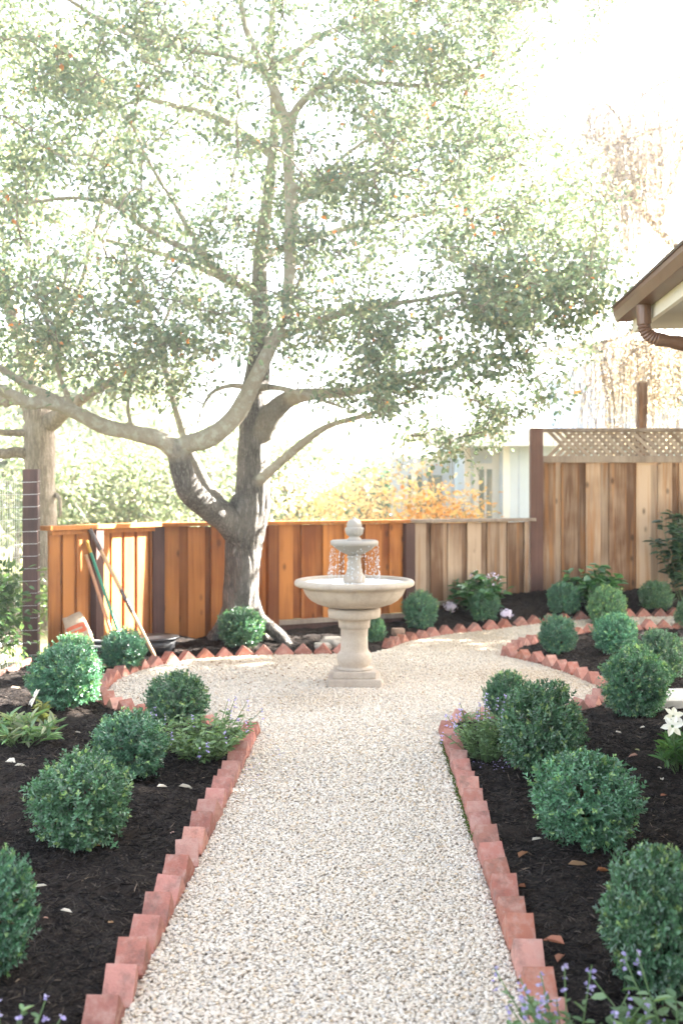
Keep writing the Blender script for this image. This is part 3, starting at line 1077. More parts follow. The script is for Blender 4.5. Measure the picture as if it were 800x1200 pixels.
OAK = at(284, 752, 10.33)
LIMBS = [
    [(288, 772, 10.35, 90), (286, 755, 10.34, 66), (282, 735, 10.32, 52), (281, 700, 10.3, 42), (283, 650, 10.25, 42), (288, 612, 10.2, 46), (296, 572, 10.15, 39), (297, 520, 10.15, 36), (298, 470, 10.18, 34), (302, 430, 10.22, 28), (306, 380, 10.3, 22), (304, 320, 10.4, 18), (311, 250, 10.5, 15), (322, 150, 10.7, 12), (318, 40, 10.9, 9), (330, -60, 11, 7), (335, -160, 11, 4)],
    [(284, 630, 10.2, 36), (263, 606, 10.0, 33), (241, 591, 9.76, 29), (220, 570, 9.55, 29), (211, 548, 9.45, 26), (207, 528, 9.4, 24)],
    [(208, 532, 9.4, 24), (190, 516, 9.35, 22), (155, 507, 9.25, 19), (120, 499, 9.15, 18), (83, 481, 9.0, 17), (55, 472, 8.9, 15), (33, 472, 8.8, 14), (0, 457, 8.7, 13), (-50, 440, 8.5, 12), (-120, 400, 8.2, 8), (-190, 380, 8.0, 4)],
    [(90, 484, 9.05, 11), (67, 468, 8.95, 10), (33, 452, 8.85, 9), (0, 431, 8.8, 8), (-50, 400, 8.7, 7), (-130, 350, 8.6, 4)],
    [(206, 528, 9.4, 22), (218, 521, 9.4, 23), (238, 516, 9.35, 23), (258, 505, 9.3, 23), (277, 485, 9.25, 22), (293, 458, 9.2, 20), (305, 431, 9.15, 18), (318, 405, 9.15, 15), (331, 378, 9.2, 14), (338, 340, 9.25, 14), (340, 290, 9.3, 14), (341, 240, 9.4, 15), (338, 190, 9.5, 15), (337, 152, 9.6, 15)],
    [(338, 156, 9.6, 14), (325, 115, 9.6, 12), (310, 80, 9.65, 11), (293, 45, 9.7, 9), (285, 20, 9.75, 8), (278, -20, 9.8, 6), (265, -90, 9.9, 4)],
    [(337, 156, 9.6, 12), (348, 127, 9.55, 10), (370, 106, 9.5, 8), (395, 94, 9.45, 7), (440, 97, 9.4, 6), (510, 99, 9.3, 5), (555, 80, 9.2, 4), (600, 48, 9.1, 3), (640, 10, 9.0, 2)],
    [(274, 620, 10.25, 24), (253, 592, 10.15, 22), (241, 570, 10.2, 18), (231, 547, 10.25, 15), (222, 528, 10.3, 13), (207, 480, 10.4, 10), (190, 420, 10.5, 8), (172, 350, 10.6, 6), (150, 270, 10.6, 4), (140, 200, 10.6, 3)],
    [(306, 508, 10.12, 30), (320, 484, 10.05, 25), (335, 470, 10, 20), (350, 464, 9.9, 17), (375, 461, 9.8, 14), (400, 460, 9.7, 12), (430, 455, 9.6, 10), (470, 440, 9.5, 8), (520, 432, 9.4, 6), (575, 418, 9.3, 4), (640, 400, 9.2, 2)],
    [(300, 458, 10.1, 9), (288, 454, 9.9, 8), (270, 452, 9.7, 7), (250, 459, 9.55, 6), (239, 474, 9.45, 5), (230, 500, 9.4, 3)],
    [(296, 466, 10.15, 10), (305, 455, 9.85, 9), (320, 454, 9.5, 8), (342, 458, 9.2, 7), (375, 468, 9.2, 5), (401, 477, 9.2, 4), (430, 486, 9.2, 2)],
    [(292, 574, 10.1, 13), (300, 566, 10.05, 12), (312, 556, 9.95, 11), (330, 540, 9.9, 10), (350, 523, 9.8, 9), (372, 506, 9.7, 8), (390, 497, 9.6, 7), (412, 491, 9.5, 7), (440, 483, 9.4, 5), (480, 470, 9.3, 4), (520, 462, 9.2, 3), (560, 470, 9.2, 2)],
    [(303, 350, 10.35, 16), (285, 334, 10.2, 13), (268, 327, 10.1, 12), (250, 312, 10, 11), (235, 297, 9.9, 10), (210, 288, 9.8, 8), (165, 264, 9.6, 7), (130, 238, 9.5, 6), (80, 232, 9.4, 5), (20, 238, 9.3, 4), (-50, 225, 9.2, 3)],
    [(236, 298, 9.9, 8), (225, 275, 9.85, 7), (205, 240, 9.8, 6), (175, 190, 9.7, 5), (150, 140, 9.7, 4), (100, 90, 9.6, 3)],
    [(312, 84, 9.65, 8), (270, 66, 9.5, 7), (220, 58, 9.3, 6), (160, 44, 9.1, 6), (120, 24, 9.0, 5), (88, 4, 8.9, 5), (40, -25, 8.8, 4), (-20, -60, 8.7, 2)],
    [(340, 222, 9.42, 9), (365, 214, 9.3, 7), (400, 208, 9.2, 6), (440, 201, 9.1, 5), (478, 207, 9.0, 4), (520, 225, 8.9, 2)],
    [(342, 250, 9.38, 8), (360, 232, 9.5, 6), (395, 190, 9.7, 5), (440, 160, 9.9, 4), (500, 150, 10, 3), (560, 170, 10.1, 2)],
    [(305, 405, 10.25, 13), (350, 386, 10.0, 10), (400, 367, 9.8, 9), (432, 360, 9.6, 8), (500, 350, 9.4, 6), (560, 338, 9.3, 5), (620, 335, 9.2, 4), (675, 345, 9.1, 2)],
    [(310, 300, 10.45, 11), (360, 280, 10.8, 9), (430, 262, 11.2, 7), (500, 250, 11.5, 6), (570, 230, 11.8, 4), (640, 200, 12, 3), (690, 195, 12.1, 2)],
    [(308, 350, 10.38, 11), (270, 330, 11, 9), (200, 300, 11.6, 7), (120, 280, 12, 6), (40, 250, 12.3, 4), (-40, 230, 12.5, 3)],
    [(316, 180, 10.65, 10), (260, 140, 11, 8), (190, 120, 11.4, 6), (110, 100, 11.8, 5), (20, 110, 12, 3)],
    [(322, 80, 10.8, 9), (380, 40, 11, 7), (450, 20, 11.3, 5), (530, -10, 11.5, 4), (600, -60, 11.6, 2)],
    [(88, 482, 9.05, 8), (70, 440, 8.9, 6), (60, 390, 8.8, 5), (40, 340, 8.7, 4), (30, 280, 8.6, 3)],
    [(155, 507, 9.25, 7), (150, 470, 9.1, 5), (160, 430, 8.9, 4), (180, 390, 8.7, 3), (190, 350, 8.6, 2)],
]
oak = empty('oak_tree', (OAK.x, OAK.y, 0.0), 'large spreading oak with forked limbs in front of the low cedar fence', 'tree')
mb = MB()
skel = []
for rows in LIMBS:
    P = limb(rows)
    big = [i for i in range(len(P)) if P[i, 3] > 0.03]
    mb.tube(P[:, :3], np.maximum(P[:, 3], 0.012), 14, wob=0.12)
    skel.append(P)
# buttress roots
for a, ln in ((-22, 0.62), (-70, 0.2), (196, 0.28), (120, 0.4), (50, 0.4)):
    dx, dy = math.cos(R(a)), math.sin(R(a))
    c = Vector((OAK.x, OAK.y, 0))
    mb.tube([c + Vector((dx * 0.1, dy * 0.1, 0.55)), c + Vector((dx * 0.2, dy * 0.2, 0.28)), c + Vector((dx * 0.2 + dx * ln * 0.4, dy * 0.2 + dy * ln * 0.4, 0.09)), c + Vector((dx * ln, dy * ln, -0.08))], [0.05, 0.07, 0.07, 0.04], 12)
me = mb.mesh('trunk')
tmp = bpy.data.objects.new('trunk_build', me)
COL.objects.link(tmp)
md = tmp.modifiers.new('r', 'REMESH')
md.mode = 'VOXEL'
md.voxel_size = 0.019
dg = bpy.context.evaluated_depsgraph_get()
me2 = bpy.data.meshes.new_from_object(tmp.evaluated_get(dg))
bpy.data.objects.remove(tmp)
n = len(me2.vertices)
co = np.empty(n * 3, np.float32)
me2.vertices.foreach_get('co', co)
co = co.reshape(-1, 3)
nr = np.empty(n * 3, np.float32)
me2.vertices.foreach_get('normal', nr)
nr = nr.reshape(-1, 3)
ang = np.arctan2(co[:, 1] - OAK.y, co[:, 0] - OAK.x)
thick = np.clip((2.6 - co[:, 2]) / 1.2, 0.15, 1)
dsp = 0.013 * vnoise(ang * 6 + 0.9 * vnoise(co[:, 0] * 3, co[:, 2] * 3, 1.0), co[:, 2] * 1.4, 1.6) + 0.016 * vnoise(co[:, 0] * 4 + co[:, 1] * 3, co[:, 2] * 4, 1.0)
co += nr * (dsp * thick)[:, None]
me2.vertices.foreach_set('co', co.ravel())
me2.polygons.foreach_set('use_smooth', np.ones(len(me2.polygons), bool))
me2.update()
tr = np.vstack([limb(LIMBS[0], 8), limb(LIMBS[1], 8), limb(LIMBS[7][:5], 8), limb(LIMBS[8][:3], 8), limb(LIMBS[10][:3], 8)])
ot = np.vstack([limb(r_, 4) for r_ in LIMBS[2:]])
ot = ot[ot[:, 2] > 1.30]


def near(P, S):
    out = np.empty(len(P))
    for i in range(0, len(P), 20000):
        out[i:i + 20000] = np.min(np.linalg.norm(P[i:i + 20000, None] - S[None, :, :3], axis=2) - S[None, :, 3], axis=1)
    return out


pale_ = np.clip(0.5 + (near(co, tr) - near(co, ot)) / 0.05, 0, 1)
pale_ = np.maximum(pale_, np.clip((co[:, 2] - 3.0) / 1.5, 0, 0.8))  # upper limbs paled with height: lichen, plus sunlight put into the colour
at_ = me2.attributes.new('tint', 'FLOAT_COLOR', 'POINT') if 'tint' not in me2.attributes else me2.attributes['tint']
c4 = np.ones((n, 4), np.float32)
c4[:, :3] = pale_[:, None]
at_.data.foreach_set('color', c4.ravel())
me2.name = 'trunk'
me2.materials.clear()
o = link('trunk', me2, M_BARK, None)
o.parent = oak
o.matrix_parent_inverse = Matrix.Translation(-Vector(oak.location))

# crown: twigs grown outward from the limbs to fill the crown's outline, leaves at the twigs
CROWN_OUT = [(-260, 500), (-60, 470), (0, 450), (60, 455), (110, 470), (150, 470), (200, 475), (245, 445), (280, 420), (330, 440), (390, 470), (430, 500), (480, 528), (520, 538), (565, 525), (605, 497), (645, 466), (685, 430), (708, 370), (718, 300), (712, 235), (700, 180), (672, 140), (660, 105), (690, 60), (730, 20), (740, -60), (660, -300), (-300, -320)]


# where the photo shows sun reaching through the crowns: no foliage grows across those rays
LIT = []
for s_ in np.linspace(0.05, 0.98, 7):
    p_ = LA + (FA - LA) * s_
    for z_ in (0.35, 0.8, 1.2):
        LIT.append((p_.x, p_.y, z_, 0.26))
LIT += [(-2.25, 8.3, 0.45, 0.28), (-2.5, 7.5, 0.0, 0.3), (-2.05, 6.9, 0.0, 0.28), (-2.55, 7.0, 0.0, 0.25), (-2.1, 6.3, 0.0, 0.25), (-0.8, 9.0, 0, 0.15), (1.1, 7.6, 0, 0.15),
        (-0.76, 10.1, 0.95, 0.16), (-0.74, 10.1, 1.35, 0.16), (1.4, 9.9, 0, 0.15), (0.3, 7.2, 0, 0.15)]


def sunny(T, grow_=1.0):
    """True where a leaf clump would block one of those rays"""
    T = np.asarray(T)
    sv = np.array(SUNV)
    out = np.zeros(len(T), bool)
    for x, y, z, r in LIT:
        v = T - np.array([x, y, z])
        al = v @ sv
        dd = np.linalg.norm(v - al[:, None] * sv, axis=1)
        out |= (al > 0.2) & (dd < r * grow_)
    return out


def in_poly(px, py, poly):
    ins = np.zeros(len(px), bool)
    m = len(poly)
    for i in range(m):
        (x0, y0), (x1, y1) = poly[i], poly[(i + 1) % m]
        cr = (y0 > py) != (y1 > py)
        ins ^= cr & (px < x0 + (py - y0) / ((y1 - y0) if y1 != y0 else 1e-9) * (x1 - x0))
    return ins


def crown_points(n, poly, c, rad):
    out = np.empty((0, 3))
    while len(out) < n:
        q = rng.normal(size=(4 * n, 3))
        q = unit(q) * (rng.uniform(0, 1, (4 * n, 1)) ** (1 / 2.4))
        P = np.array(c) + q * np.array(rad)
        d = P[:, 1]
        k = d > 5
        P, d = P[k], d[k]
        px = CX + P[:, 0] / d * FOC
        py = HY - (P[:, 2] - EYE) / d * FOC
        out = np.vstack([out, P[in_poly(px, py, poly)]])
    return out[:n]


def grow(skel, targets, r0=0.008):
    """join each target to the nearest wood so far; returns twig tubes and points"""
    pts = np.vstack([s[::2, :3] for s in skel])
    dist = np.min(np.linalg.norm(targets[:, None] - pts[None], axis=2), axis=1)
    order = np.argsort(dist)
    twigs = []
    P = list(pts)
    arr = np.array(P)
    for i in order:
        tg = targets[i]
        dd = np.linalg.norm(arr - tg, axis=1)
        j = int(np.argmin(dd))
        a = arr[j]
        L = dd[j]
        m1_ = a + (tg - a) * 0.35 + rng.normal(0, 0.09, 3) * L + np.array([0, 0, 0.06 * L])
        m2_ = a + (tg - a) * 0.7 + rng.normal(0, 0.07, 3) * L + np.array([0, 0, 0.06 * L])
        path = smooth_path([(*a, 0.007 + 0.006 * L), (*m1_, 0.0055 + 0.004 * L), (*m2_, 0.0045), (*tg, 0.003)], 3)
        twigs.append(path)
        arr = np.vstack([arr, path[2::2, :3]])
    return twigs


def px_points(n, poly, d0, d1):
    """points spread evenly over an outline seen from the survey point, at depths d0..d1"""
    out = np.empty((0, 3))
    xs, ys = [p[0] for p in poly], [p[1] for p in poly]
    while len(out) < n:
        px, py, d = rng.uniform(min(xs), max(xs), 2 * n), rng.uniform(min(ys), max(ys), 2 * n), rng.uniform(d0, d1, 2 * n)
        # uneven: thin out where a slow noise is low
        k = in_poly(px, py, poly) & (rng.uniform(0, 1, 2 * n) < 0.72 + 0.5 * vnoise(px / 100, py / 100 + d, 1.6))
        px, py, d = px[k], py[k], d[k]
        out = np.vstack([out, np.stack([(px - CX) / FOC * d, d, EYE - (py - HY) / FOC * d], -1)])
    return out[:n]


ca = px_points(1150, CROWN_OUT, 8.2, 11.8)
low = px_points(130, [(400, 330), (430, 500), (480, 530), (525, 538), (565, 525), (605, 497), (645, 466), (690, 420), (712, 330), (640, 300), (540, 330)], 8.3, 10.5)
lowr = px_points(105, [(560, 300), (560, 515), (605, 500), (650, 470), (695, 430), (716, 365), (716, 300)], 8.2, 10.2)
mid_ = px_points(80, [(225, 200), (225, 400), (290, 425), (420, 455), (480, 330), (470, 200)], 8.4, 10.5)
upr = px_points(210, [(430, -20), (430, 300), (700, 300), (712, 235), (690, 180), (650, 140), (625, 95), (610, 40), (620, -20)], 8.4, 11.0)
left = px_points(90, [(-80, 300), (-80, 440), (60, 450), (150, 465), (205, 470), (245, 440), (250, 300)], 8.2, 10.0)
topc = px_points(330, [(-120, -60), (-120, 250), (560, 250), (672, 140), (660, 105), (690, 60), (730, 20), (740, -60)], 8.4, 11.5)
targets = np.vstack([ca, low, lowr, left, mid_, upr, topc])
targets = targets[~sunny(targets)]
twigs = grow(skel, targets)
sprigs = []
for tw in twigs:
    for _ in range(3):
        i_ = random.randint(len(tw) // 3, len(tw) - 1)
        b_ = tw[i_, :3]
        dv = unit(rng.normal(size=3) + (tw[-1, :3] - tw[0, :3]) * 0.8 + np.array([0, 0, -0.1]))
        L_ = random.uniform(0.14, 0.42)
        sprigs.append(smooth_path([(*b_, 0.003), (*(b_ + dv * L_ * 0.5 + rng.normal(0, 0.03, 3)), 0.0024), (*(b_ + dv * L_ + np.array([0, 0, -0.05 * L_])), 0.0018)], 3))
twigs = twigs + sprigs
mb = MB()
for tw in twigs:
    mb.tube(tw[:, :3], tw[:, 3], 5)
o = mb.build('branches', M_BARK2, None, smooth=True)
o.parent = oak
o.matrix_parent_inverse = Matrix.Translation(-Vector(oak.location))


def leaves_on(twigs, per, spread, lmin, lmax, cols, wts, asp=0.55, tail=0.55, orient=None):
    P, A = [], []
    for tw in twigs:
        m = int(per * rng.uniform(0.5, 1.5))
        i = rng.uniform(tail, 1.0, m) * (len(tw) - 1)
        i0 = np.minimum(i.astype(int), len(tw) - 2)
        f = (i - i0)[:, None]
        base_ = tw[i0, :3] * (1 - f) + tw[i0 + 1, :3] * f
        off_ = rng.normal(0, 1, (m, 3)) * spread * np.array([1, 1, 0.75])
        P.append(base_ + off_)
        ax = unit(off_ + rng.normal(0, 0.5 * spread, (m, 3)) + np.array([0, 0, -0.25 * spread]))
        A.append(ax)
    P, A = np.vstack(P), np.vstack(A)
    k = ~sunny(P, 0.75)
    P, A = P[k], A[k]
    n = len(P)
    L = rng.uniform(lmin, lmax, n)
    N = unit(rng.normal(0, 0.65, (n, 3)) + np.array([0, 0, 0.8]))
    return P, A, N, L, L * asp * rng.uniform(0.85, 1.15, n), palette(cols, wts, n, 0.3)


args = leaves_on(twigs, 17, 0.058, 0.036, 0.066, [(0.115, 0.15, 0.105), (0.15, 0.175, 0.125), (0.09, 0.13, 0.105), (0.22, 0.22, 0.155), (0.45, 0.16, 0.05)], [36, 34, 22, 18, 0.7], asp=0.66, tail=0.3)
o = link('crown', leaf_mesh('crown', *args, fold=0.18, droop=0.12), M_OAKLEAF, None)
o.parent = oak
o.matrix_parent_inverse = Matrix.Translation(-Vector(oak.location))

# ------------------------------------------------------------------ other trees
def simple_tree(name, label, limbs_px, targets, per, spread, lsz, cols, wts, leafmat, barkmat=M_BARK2, cat='tree', group=None, asp=0.55, tail=0.45, droop=0.1, hang=None):
    sk = [limb(r) for r in limbs_px]
    b = sk[0][0]
    e = empty(name, (b[0], b[1], 0), label, cat, group)
    mbx = MB()
    for P in sk:
        mbx.tube(P[:, :3], P[:, 3], 10, wob=0.15)
    targets = targets[~sunny(targets)]
    tw = grow(sk, targets) if len(targets) else []
    if hang is not None:
        tw = hang(sk, tw)
    for x in tw:
        mbx.tube(x[:, :3], x[:, 3], 4)
    inv_ = Matrix.Translation(-Vector(e.location))
    o1 = mbx.build('trunk', barkmat, e, smooth=True)
    o1.matrix_parent_inverse = inv_
    if tw:
        a_ = leaves_on(tw, per, spread, lsz[0], lsz[1], cols, wts, asp, tail)
        o2 = link('crown', leaf_mesh('crown', *a_, fold=0.15, droop=droop), leafmat, e)
        o2.matrix_parent_inverse = inv_
    return e


def blob(n, c, rad, lumps=5):
    """points gathered in uneven lumps inside an ellipsoid"""
    cs = unit(rng.normal(size=(lumps, 3))) * rng.uniform(0.2, 0.75, (lumps, 1))
    i = rng.integers(0, lumps, n)
    q = cs[i] + rng.normal(0, 0.27, (n, 3))
    ln = np.linalg.norm(q, axis=1, keepdims=True)
    q = q / np.maximum(ln, 1.0)
    return np.array(c) + q * np.array(rad)


GREENS = [(0.11, 0.145, 0.08), (0.15, 0.18, 0.10), (0.085, 0.12, 0.075), (0.22, 0.225, 0.15)]
# the pale tree past the wire fence
simple_tree('oak_tree', 'pale barked oak standing beyond the fence corner at the far left', [
    [(48, 800, 12.2, 44), (48, 700, 12.2, 40), (48, 600, 12.2, 36), (47, 540, 12.2, 36), (46, 500, 12.2, 36), (40, 465, 12.2, 32), (33, 420, 12.2, 24), (20, 380, 12.3, 18), (5, 340, 12.4, 14), (-15, 280, 12.5, 10), (-30, 200, 12.6, 5)],
    [(50, 500, 12.2, 26), (65, 490, 12.1, 20), (80, 478, 12.0, 16), (105, 462, 12.0, 12), (140, 440, 12.0, 9), (180, 400, 12, 6), (210, 340, 12, 3)],
    [(46, 535, 12.2, 16), (20, 530, 12.1, 13), (0, 532, 12.0, 12), (-40, 525, 11.9, 8)],
    [(44, 508, 12.2, 12), (20, 507, 12.1, 9), (0, 506, 12.0, 8), (-40, 495, 11.9, 5)],
    [(44, 480, 12.2, 20), (20, 468, 12.3, 16), (0, 470, 12.4, 12), (-50, 450, 12.5, 8)],
    [(66, 580, 12.2, 6), (70, 585, 12.1, 5), (71, 600, 12.1, 4), (69, 606, 12.1, 3)],
    [(36, 440, 12.2, 16), (60, 400, 12.4, 12), (90, 350, 12.7, 9), (110, 280, 12.9, 6), (130, 200, 13, 3)],
], blob(230, (-3.6, 12.7, 5.2), (3.2, 1.8, 3.0), 9), 40, 0.17, (0.05, 0.085), GREENS + [(0.4, 0.15, 0.04)], [3, 4, 2, 3, 0.15], M_BGLEAF)

# shrubby trees beyond the low fence
def bush_tree(label, px, d, ztop, rx, cols, wts, n=150, per=46, lsz=(0.09, 0.16), name='leafy_tree', grp=None, zc=None, spread=0.3, lumps=8):
    x = (px - CX) / FOC * d
    zc = zc if zc is not None else ztop * 0.5
    rows = [(px, HY + (EYE + 0.1) * FOC / d, d, 0.22 / d * FOC), (px + 4, HY + (EYE - zc * 0.6) * FOC / d, d, 0.16 / d * FOC), (px, HY + (EYE - zc * 1.3) * FOC / d, d, 0.08 / d * FOC)]
    return simple_tree(name, label, [rows], blob(n, (x, d, zc), (rx, rx * 0.8, ztop - zc), lumps), per, spread, lsz, cols, wts, M_BGLEAF, cat='tree', group=grp, tail=0.3)


bush_tree('light green leafy tree beyond the sunlit fence between the two oak trunks', 150, 17, 2.9, 2.2, GREENS, [3, 5, 1, 5], 230, 30, (0.07, 0.125), spread=0.27, lumps=14)
bush_tree('light green tree just left of the big oak trunk beyond the cedar fence', 235, 21, 3.2, 2.2, GREENS, [2, 5, 1, 5], 190, 34, (0.09, 0.14), lumps=12)
bush_tree('pale green tree seen right of the oak trunk beyond the fence', 345, 22, 3.0, 1.7, GREENS, [3, 4, 2, 4], 150, 34, (0.09, 0.14), lumps=12)
bush_tree('blue green dense tree behind the orange one', 412, 30, 3.3, 2.2, [(0.035, 0.085, 0.06), (0.06, 0.11, 0.07)], [1, 1], 150, 34, (0.12, 0.2), spread=0.4)
bush_tree('autumn orange small tree behind the fountain beyond the fence', 430, 18.5, 2.5, 2.1, [(0.58, 0.39, 0.21), (0.64, 0.51, 0.34), (0.46, 0.43, 0.26), (0.58, 0.27, 0.10)], [4, 6, 3, 1.0], 140, 27, (0.07, 0.12), name='autumn_tree', zc=1.15, spread=0.33, lumps=18)
bush_tree('smaller orange leaved tree in front of the pale blue house', 512, 17.2, 1.85, 0.85, [(0.60, 0.34, 0.12), (0.64, 0.46, 0.22), (0.48, 0.38, 0.18)], [4, 3, 1], 80, 30, (0.07, 0.12), name='autumn_tree', zc=0.9, spread=0.2)
bush_tree('hazy green tree filling the gap beyond the wire fence', 20, 24, 3.6, 3.2, GREENS, [2, 5, 1, 4], 240, 50, (0.12, 0.18))
bush_tree('low leafy shrub in front of the wire mesh at the left edge', -22, 8.35, 0.95, 0.42, [(0.05, 0.10, 0.04), (0.09, 0.15, 0.05)], [1, 1], 60, 26, (0.05, 0.08), name='leafy_shrub', zc=0.5, spread=0.09)
bush_tree('low weedy shrub beyond the wire mesh by the thick post', 12, 11.0, 0.75, 0.7, [(0.08, 0.13, 0.045), (0.14, 0.18, 0.06)], [1, 1], 70, 30, (0.05, 0.08), name='leafy_shrub', zc=0.35, spread=0.12)
bush_tree('tall hazy green tree in the distance left of the oak crown', 90, 36, 7.5, 5.5, GREENS, [2, 5, 1, 5], 260, 40, (0.2, 0.32), spread=0.5)
bush_tree('distant green tree behind the oak limbs right of the trunk', 300, 40, 6.0, 5.5, GREENS, [2, 4, 2, 4], 240, 40, (0.22, 0.34), spread=0.5)


# weeping tree at the right with hanging strands
def hang(sk, tw):
    out = list(tw)
    for P in sk[1:]:
        for i in range(6, len(P), 1):
            for _ in range(10):
                a = P[i, :3] + rng.normal(0, 0.38, 3)
                L = rng.uniform(0.5, 2.0)
                s = rng.normal(0, 0.12, 3)
                out.append(smooth_path([(*a, 0.007), (*(a + s + [0, 0, -0.3 * L]), 0.0055), (*(a + s * 1.4 + [0, 0, -0.65 * L]), 0.004), (*(a + s * 1.5 + [0, 0, -L]), 0.003)], 3))
    return out


simple_tree('weeping_tree', 'weeping tree with hanging bare peach strands above the tall fence', [
    [(905, 640, 16.5, 24.8), (895, 500, 16.5, 22.3), (870, 380, 16.5, 19.8), (830, 320, 16.4, 16.1), (795, 295, 16.3, 12.4)],
    [(800, 298, 16.3, 11.2), (770, 268, 16.2, 9.3), (745, 235, 16.1, 7.4), (725, 205, 16, 5.6), (712, 190, 15.9, 4.3), (695, 200, 15.9, 3.1), (680, 225, 15.9, 2.0)],
    [(770, 268, 16.2, 7.4), (790, 200, 16.2, 6.2), (800, 155, 16.2, 5.6), (770, 150, 16, 4.3), (735, 165, 15.9, 3.7), (715, 172, 15.8, 3.1), (690, 190, 15.8, 2.0)],
    [(745, 235, 16.1, 5.0), (738, 180, 16, 4.3), (725, 140, 16, 3.7), (705, 120, 15.9, 3.1), (690, 135, 15.8, 2.5), (682, 160, 15.8, 2.0)],
    [(830, 320, 16.4, 9.9), (790, 345, 16.2, 8.1), (755, 375, 16, 6.2), (730, 395, 15.9, 5.0), (705, 402, 15.8, 3.7), (690, 420, 15.8, 2.5)],
    [(800, 155, 16.2, 5.6), (830, 110, 16.2, 5.0), (810, 90, 16, 3.7), (780, 95, 15.9, 3.1), (750, 115, 15.9, 2.5), (735, 150, 15.9, 2.0)],
    [(870, 380, 16.5, 8.7), (840, 390, 16, 7.4), (810, 400, 15.7, 5.6), (775, 402, 15.5, 4.3), (745, 410, 15.4, 3.1), (725, 430, 15.4, 2.0)],
], np.empty((0, 3)), 30, 0.05, (0.03, 0.065), [(0.48, 0.39, 0.33), (0.52, 0.45, 0.39), (0.46, 0.33, 0.24)], [3, 3, 1.5], M_BGLEAF, asp=0.28, tail=0.1, droop=0.2, hang=hang)

# dense evergreen added out of view at the right, to shade the garden
simple_tree('shade_evergreen', 'unseen dense evergreen added at the right to shade the garden', [
    [(400 + 7.3 / 10.3 * FOC, HY + 1.6 / 10.3 * FOC, 10.3, 40), (400 + 7.3 / 10.3 * FOC, HY - 2 / 10.3 * FOC, 10.3, 26), (400 + 7.3 / 10.3 * FOC, HY - 6.0 / 10.3 * FOC, 10.3, 8)]],
    np.vstack([blob(380, (7.2, 10.6, 4.6), (2.2, 2.5, 2.6), 12), blob(200, (7.6, 12.6, 4.6), (1.9, 1.6, 2.4), 9), blob(90, (5.7, 9.2, 4.0), (0.95, 0.9, 1.3), 5)]), 34, 0.24, (0.14, 0.24), GREENS, [3, 2, 4, 1], M_BGLEAF, tail=0.2)

# ------------------------------------------------------------------ houses
# the house at the right: only its eave corner shows
HO = Vector((1.934, 7.10, 0))
hu = Vector((-0.07, -0.9975, 0)).normalized()
hn = Vector((-hu.y, hu.x, 0))
hn = hn if hn.x > 0 else -hn
house = empty('garden_house', HO + hn * 0.55, 'house at the right edge whose brown guttered eave corner juts into view', 'house')
hinv = Matrix.Translation(-Vector(house.location))
HP = lambda u, n_, z: HO + hu * u + hn * n_ + Vector((0, 0, z))


def prism(mbx, prof, u0, u1, col=(1, 1, 1)):
    """profile of (n, z) pairs extruded along the eave"""
    k = len(prof)
    vs = [HP(u0, a, b) for a, b in prof] + [HP(u1, a, b) for a, b in prof]
    mbx.add(vs, [tuple(range(k)), tuple(reversed(range(k, 2 * k)))] + [(i, i + k, (i + 1) % k + k, (i + 1) % k) for i in range(k)], col)


def hpart(mbx, name, mat, parent=house, **k):
    o_ = mbx.build(name, mat, None, **k)
    o_.parent = parent
    o_.matrix_parent_inverse = hinv if parent is house else Matrix.Identity(4)
    return o_


mb = MB()
mb.add([HP(0.35, 0.55, -0.1), HP(10, 0.55, -0.1), HP(10, 5, -0.1), HP(0.35, 5, -0.1), HP(0.35, 0.55, 2.78), HP(10, 0.55, 2.78), HP(10, 5, 2.78), HP(0.35, 5, 2.78), ],
       [(0, 1, 5, 4), (1, 2, 6, 5), (2, 3, 7, 6), (3, 0, 4, 7), (4, 5, 6, 7)])
hpart(mb, 'wall', M_CREAM)
mb = MB()
prism(mb, [(0.10, 2.885), (2.8, 3.80), (5.5, 2.885), (5.5, 2.83), (2.8, 3.745), (0.10, 2.83)], -0.02, 10)
hpart(mb, 'roof', M_SHINGLE)
mb = MB()
prism(mb, [(0.0, 2.89), (0.012, 2.895), (0.012, 2.87), (0.03, 2.80), (0.118, 2.795), (0.118, 2.89), (0.128, 2.89), (0.128, 2.785), (0.022, 2.785), (0.0, 2.845)], 0.0, 10)
gt = hpart(mb, 'gutter', M_GUTTER)
mb = MB()
prism(mb, [(0.002, 2.842), (0.024, 2.787), (0.126, 2.787), (0.126, 2.885), (0.006, 2.885)], -0.004, 0.003)
o = mb.build('end_cap', M_GUTTER, None)  # closes the trough
o.parent = gt
mb = MB()
prism(mb, [(-0.008, 2.878), (-0.008, 2.897), (0.014, 2.899), (0.014, 2.896), (-0.001, 2.892), (-0.001, 2.878)], -0.006, 10)
o = mb.build('lip', M_GUTTERLIP, None)
o.parent = gt
mb = MB()
prism(mb, [(0.131, 2.83), (0.165, 2.842), (0.165, 2.70), (0.131, 2.70)], 0.03, 10)
hpart(mb, 'fascia', M_CREAM)
mb = MB()
prism(mb, [(0.166, 2.74), (0.548, 2.74), (0.548, 2.72), (0.166, 2.72)], 0.06, 10)
hpart(mb, 'soffit', M_SOFFIT)
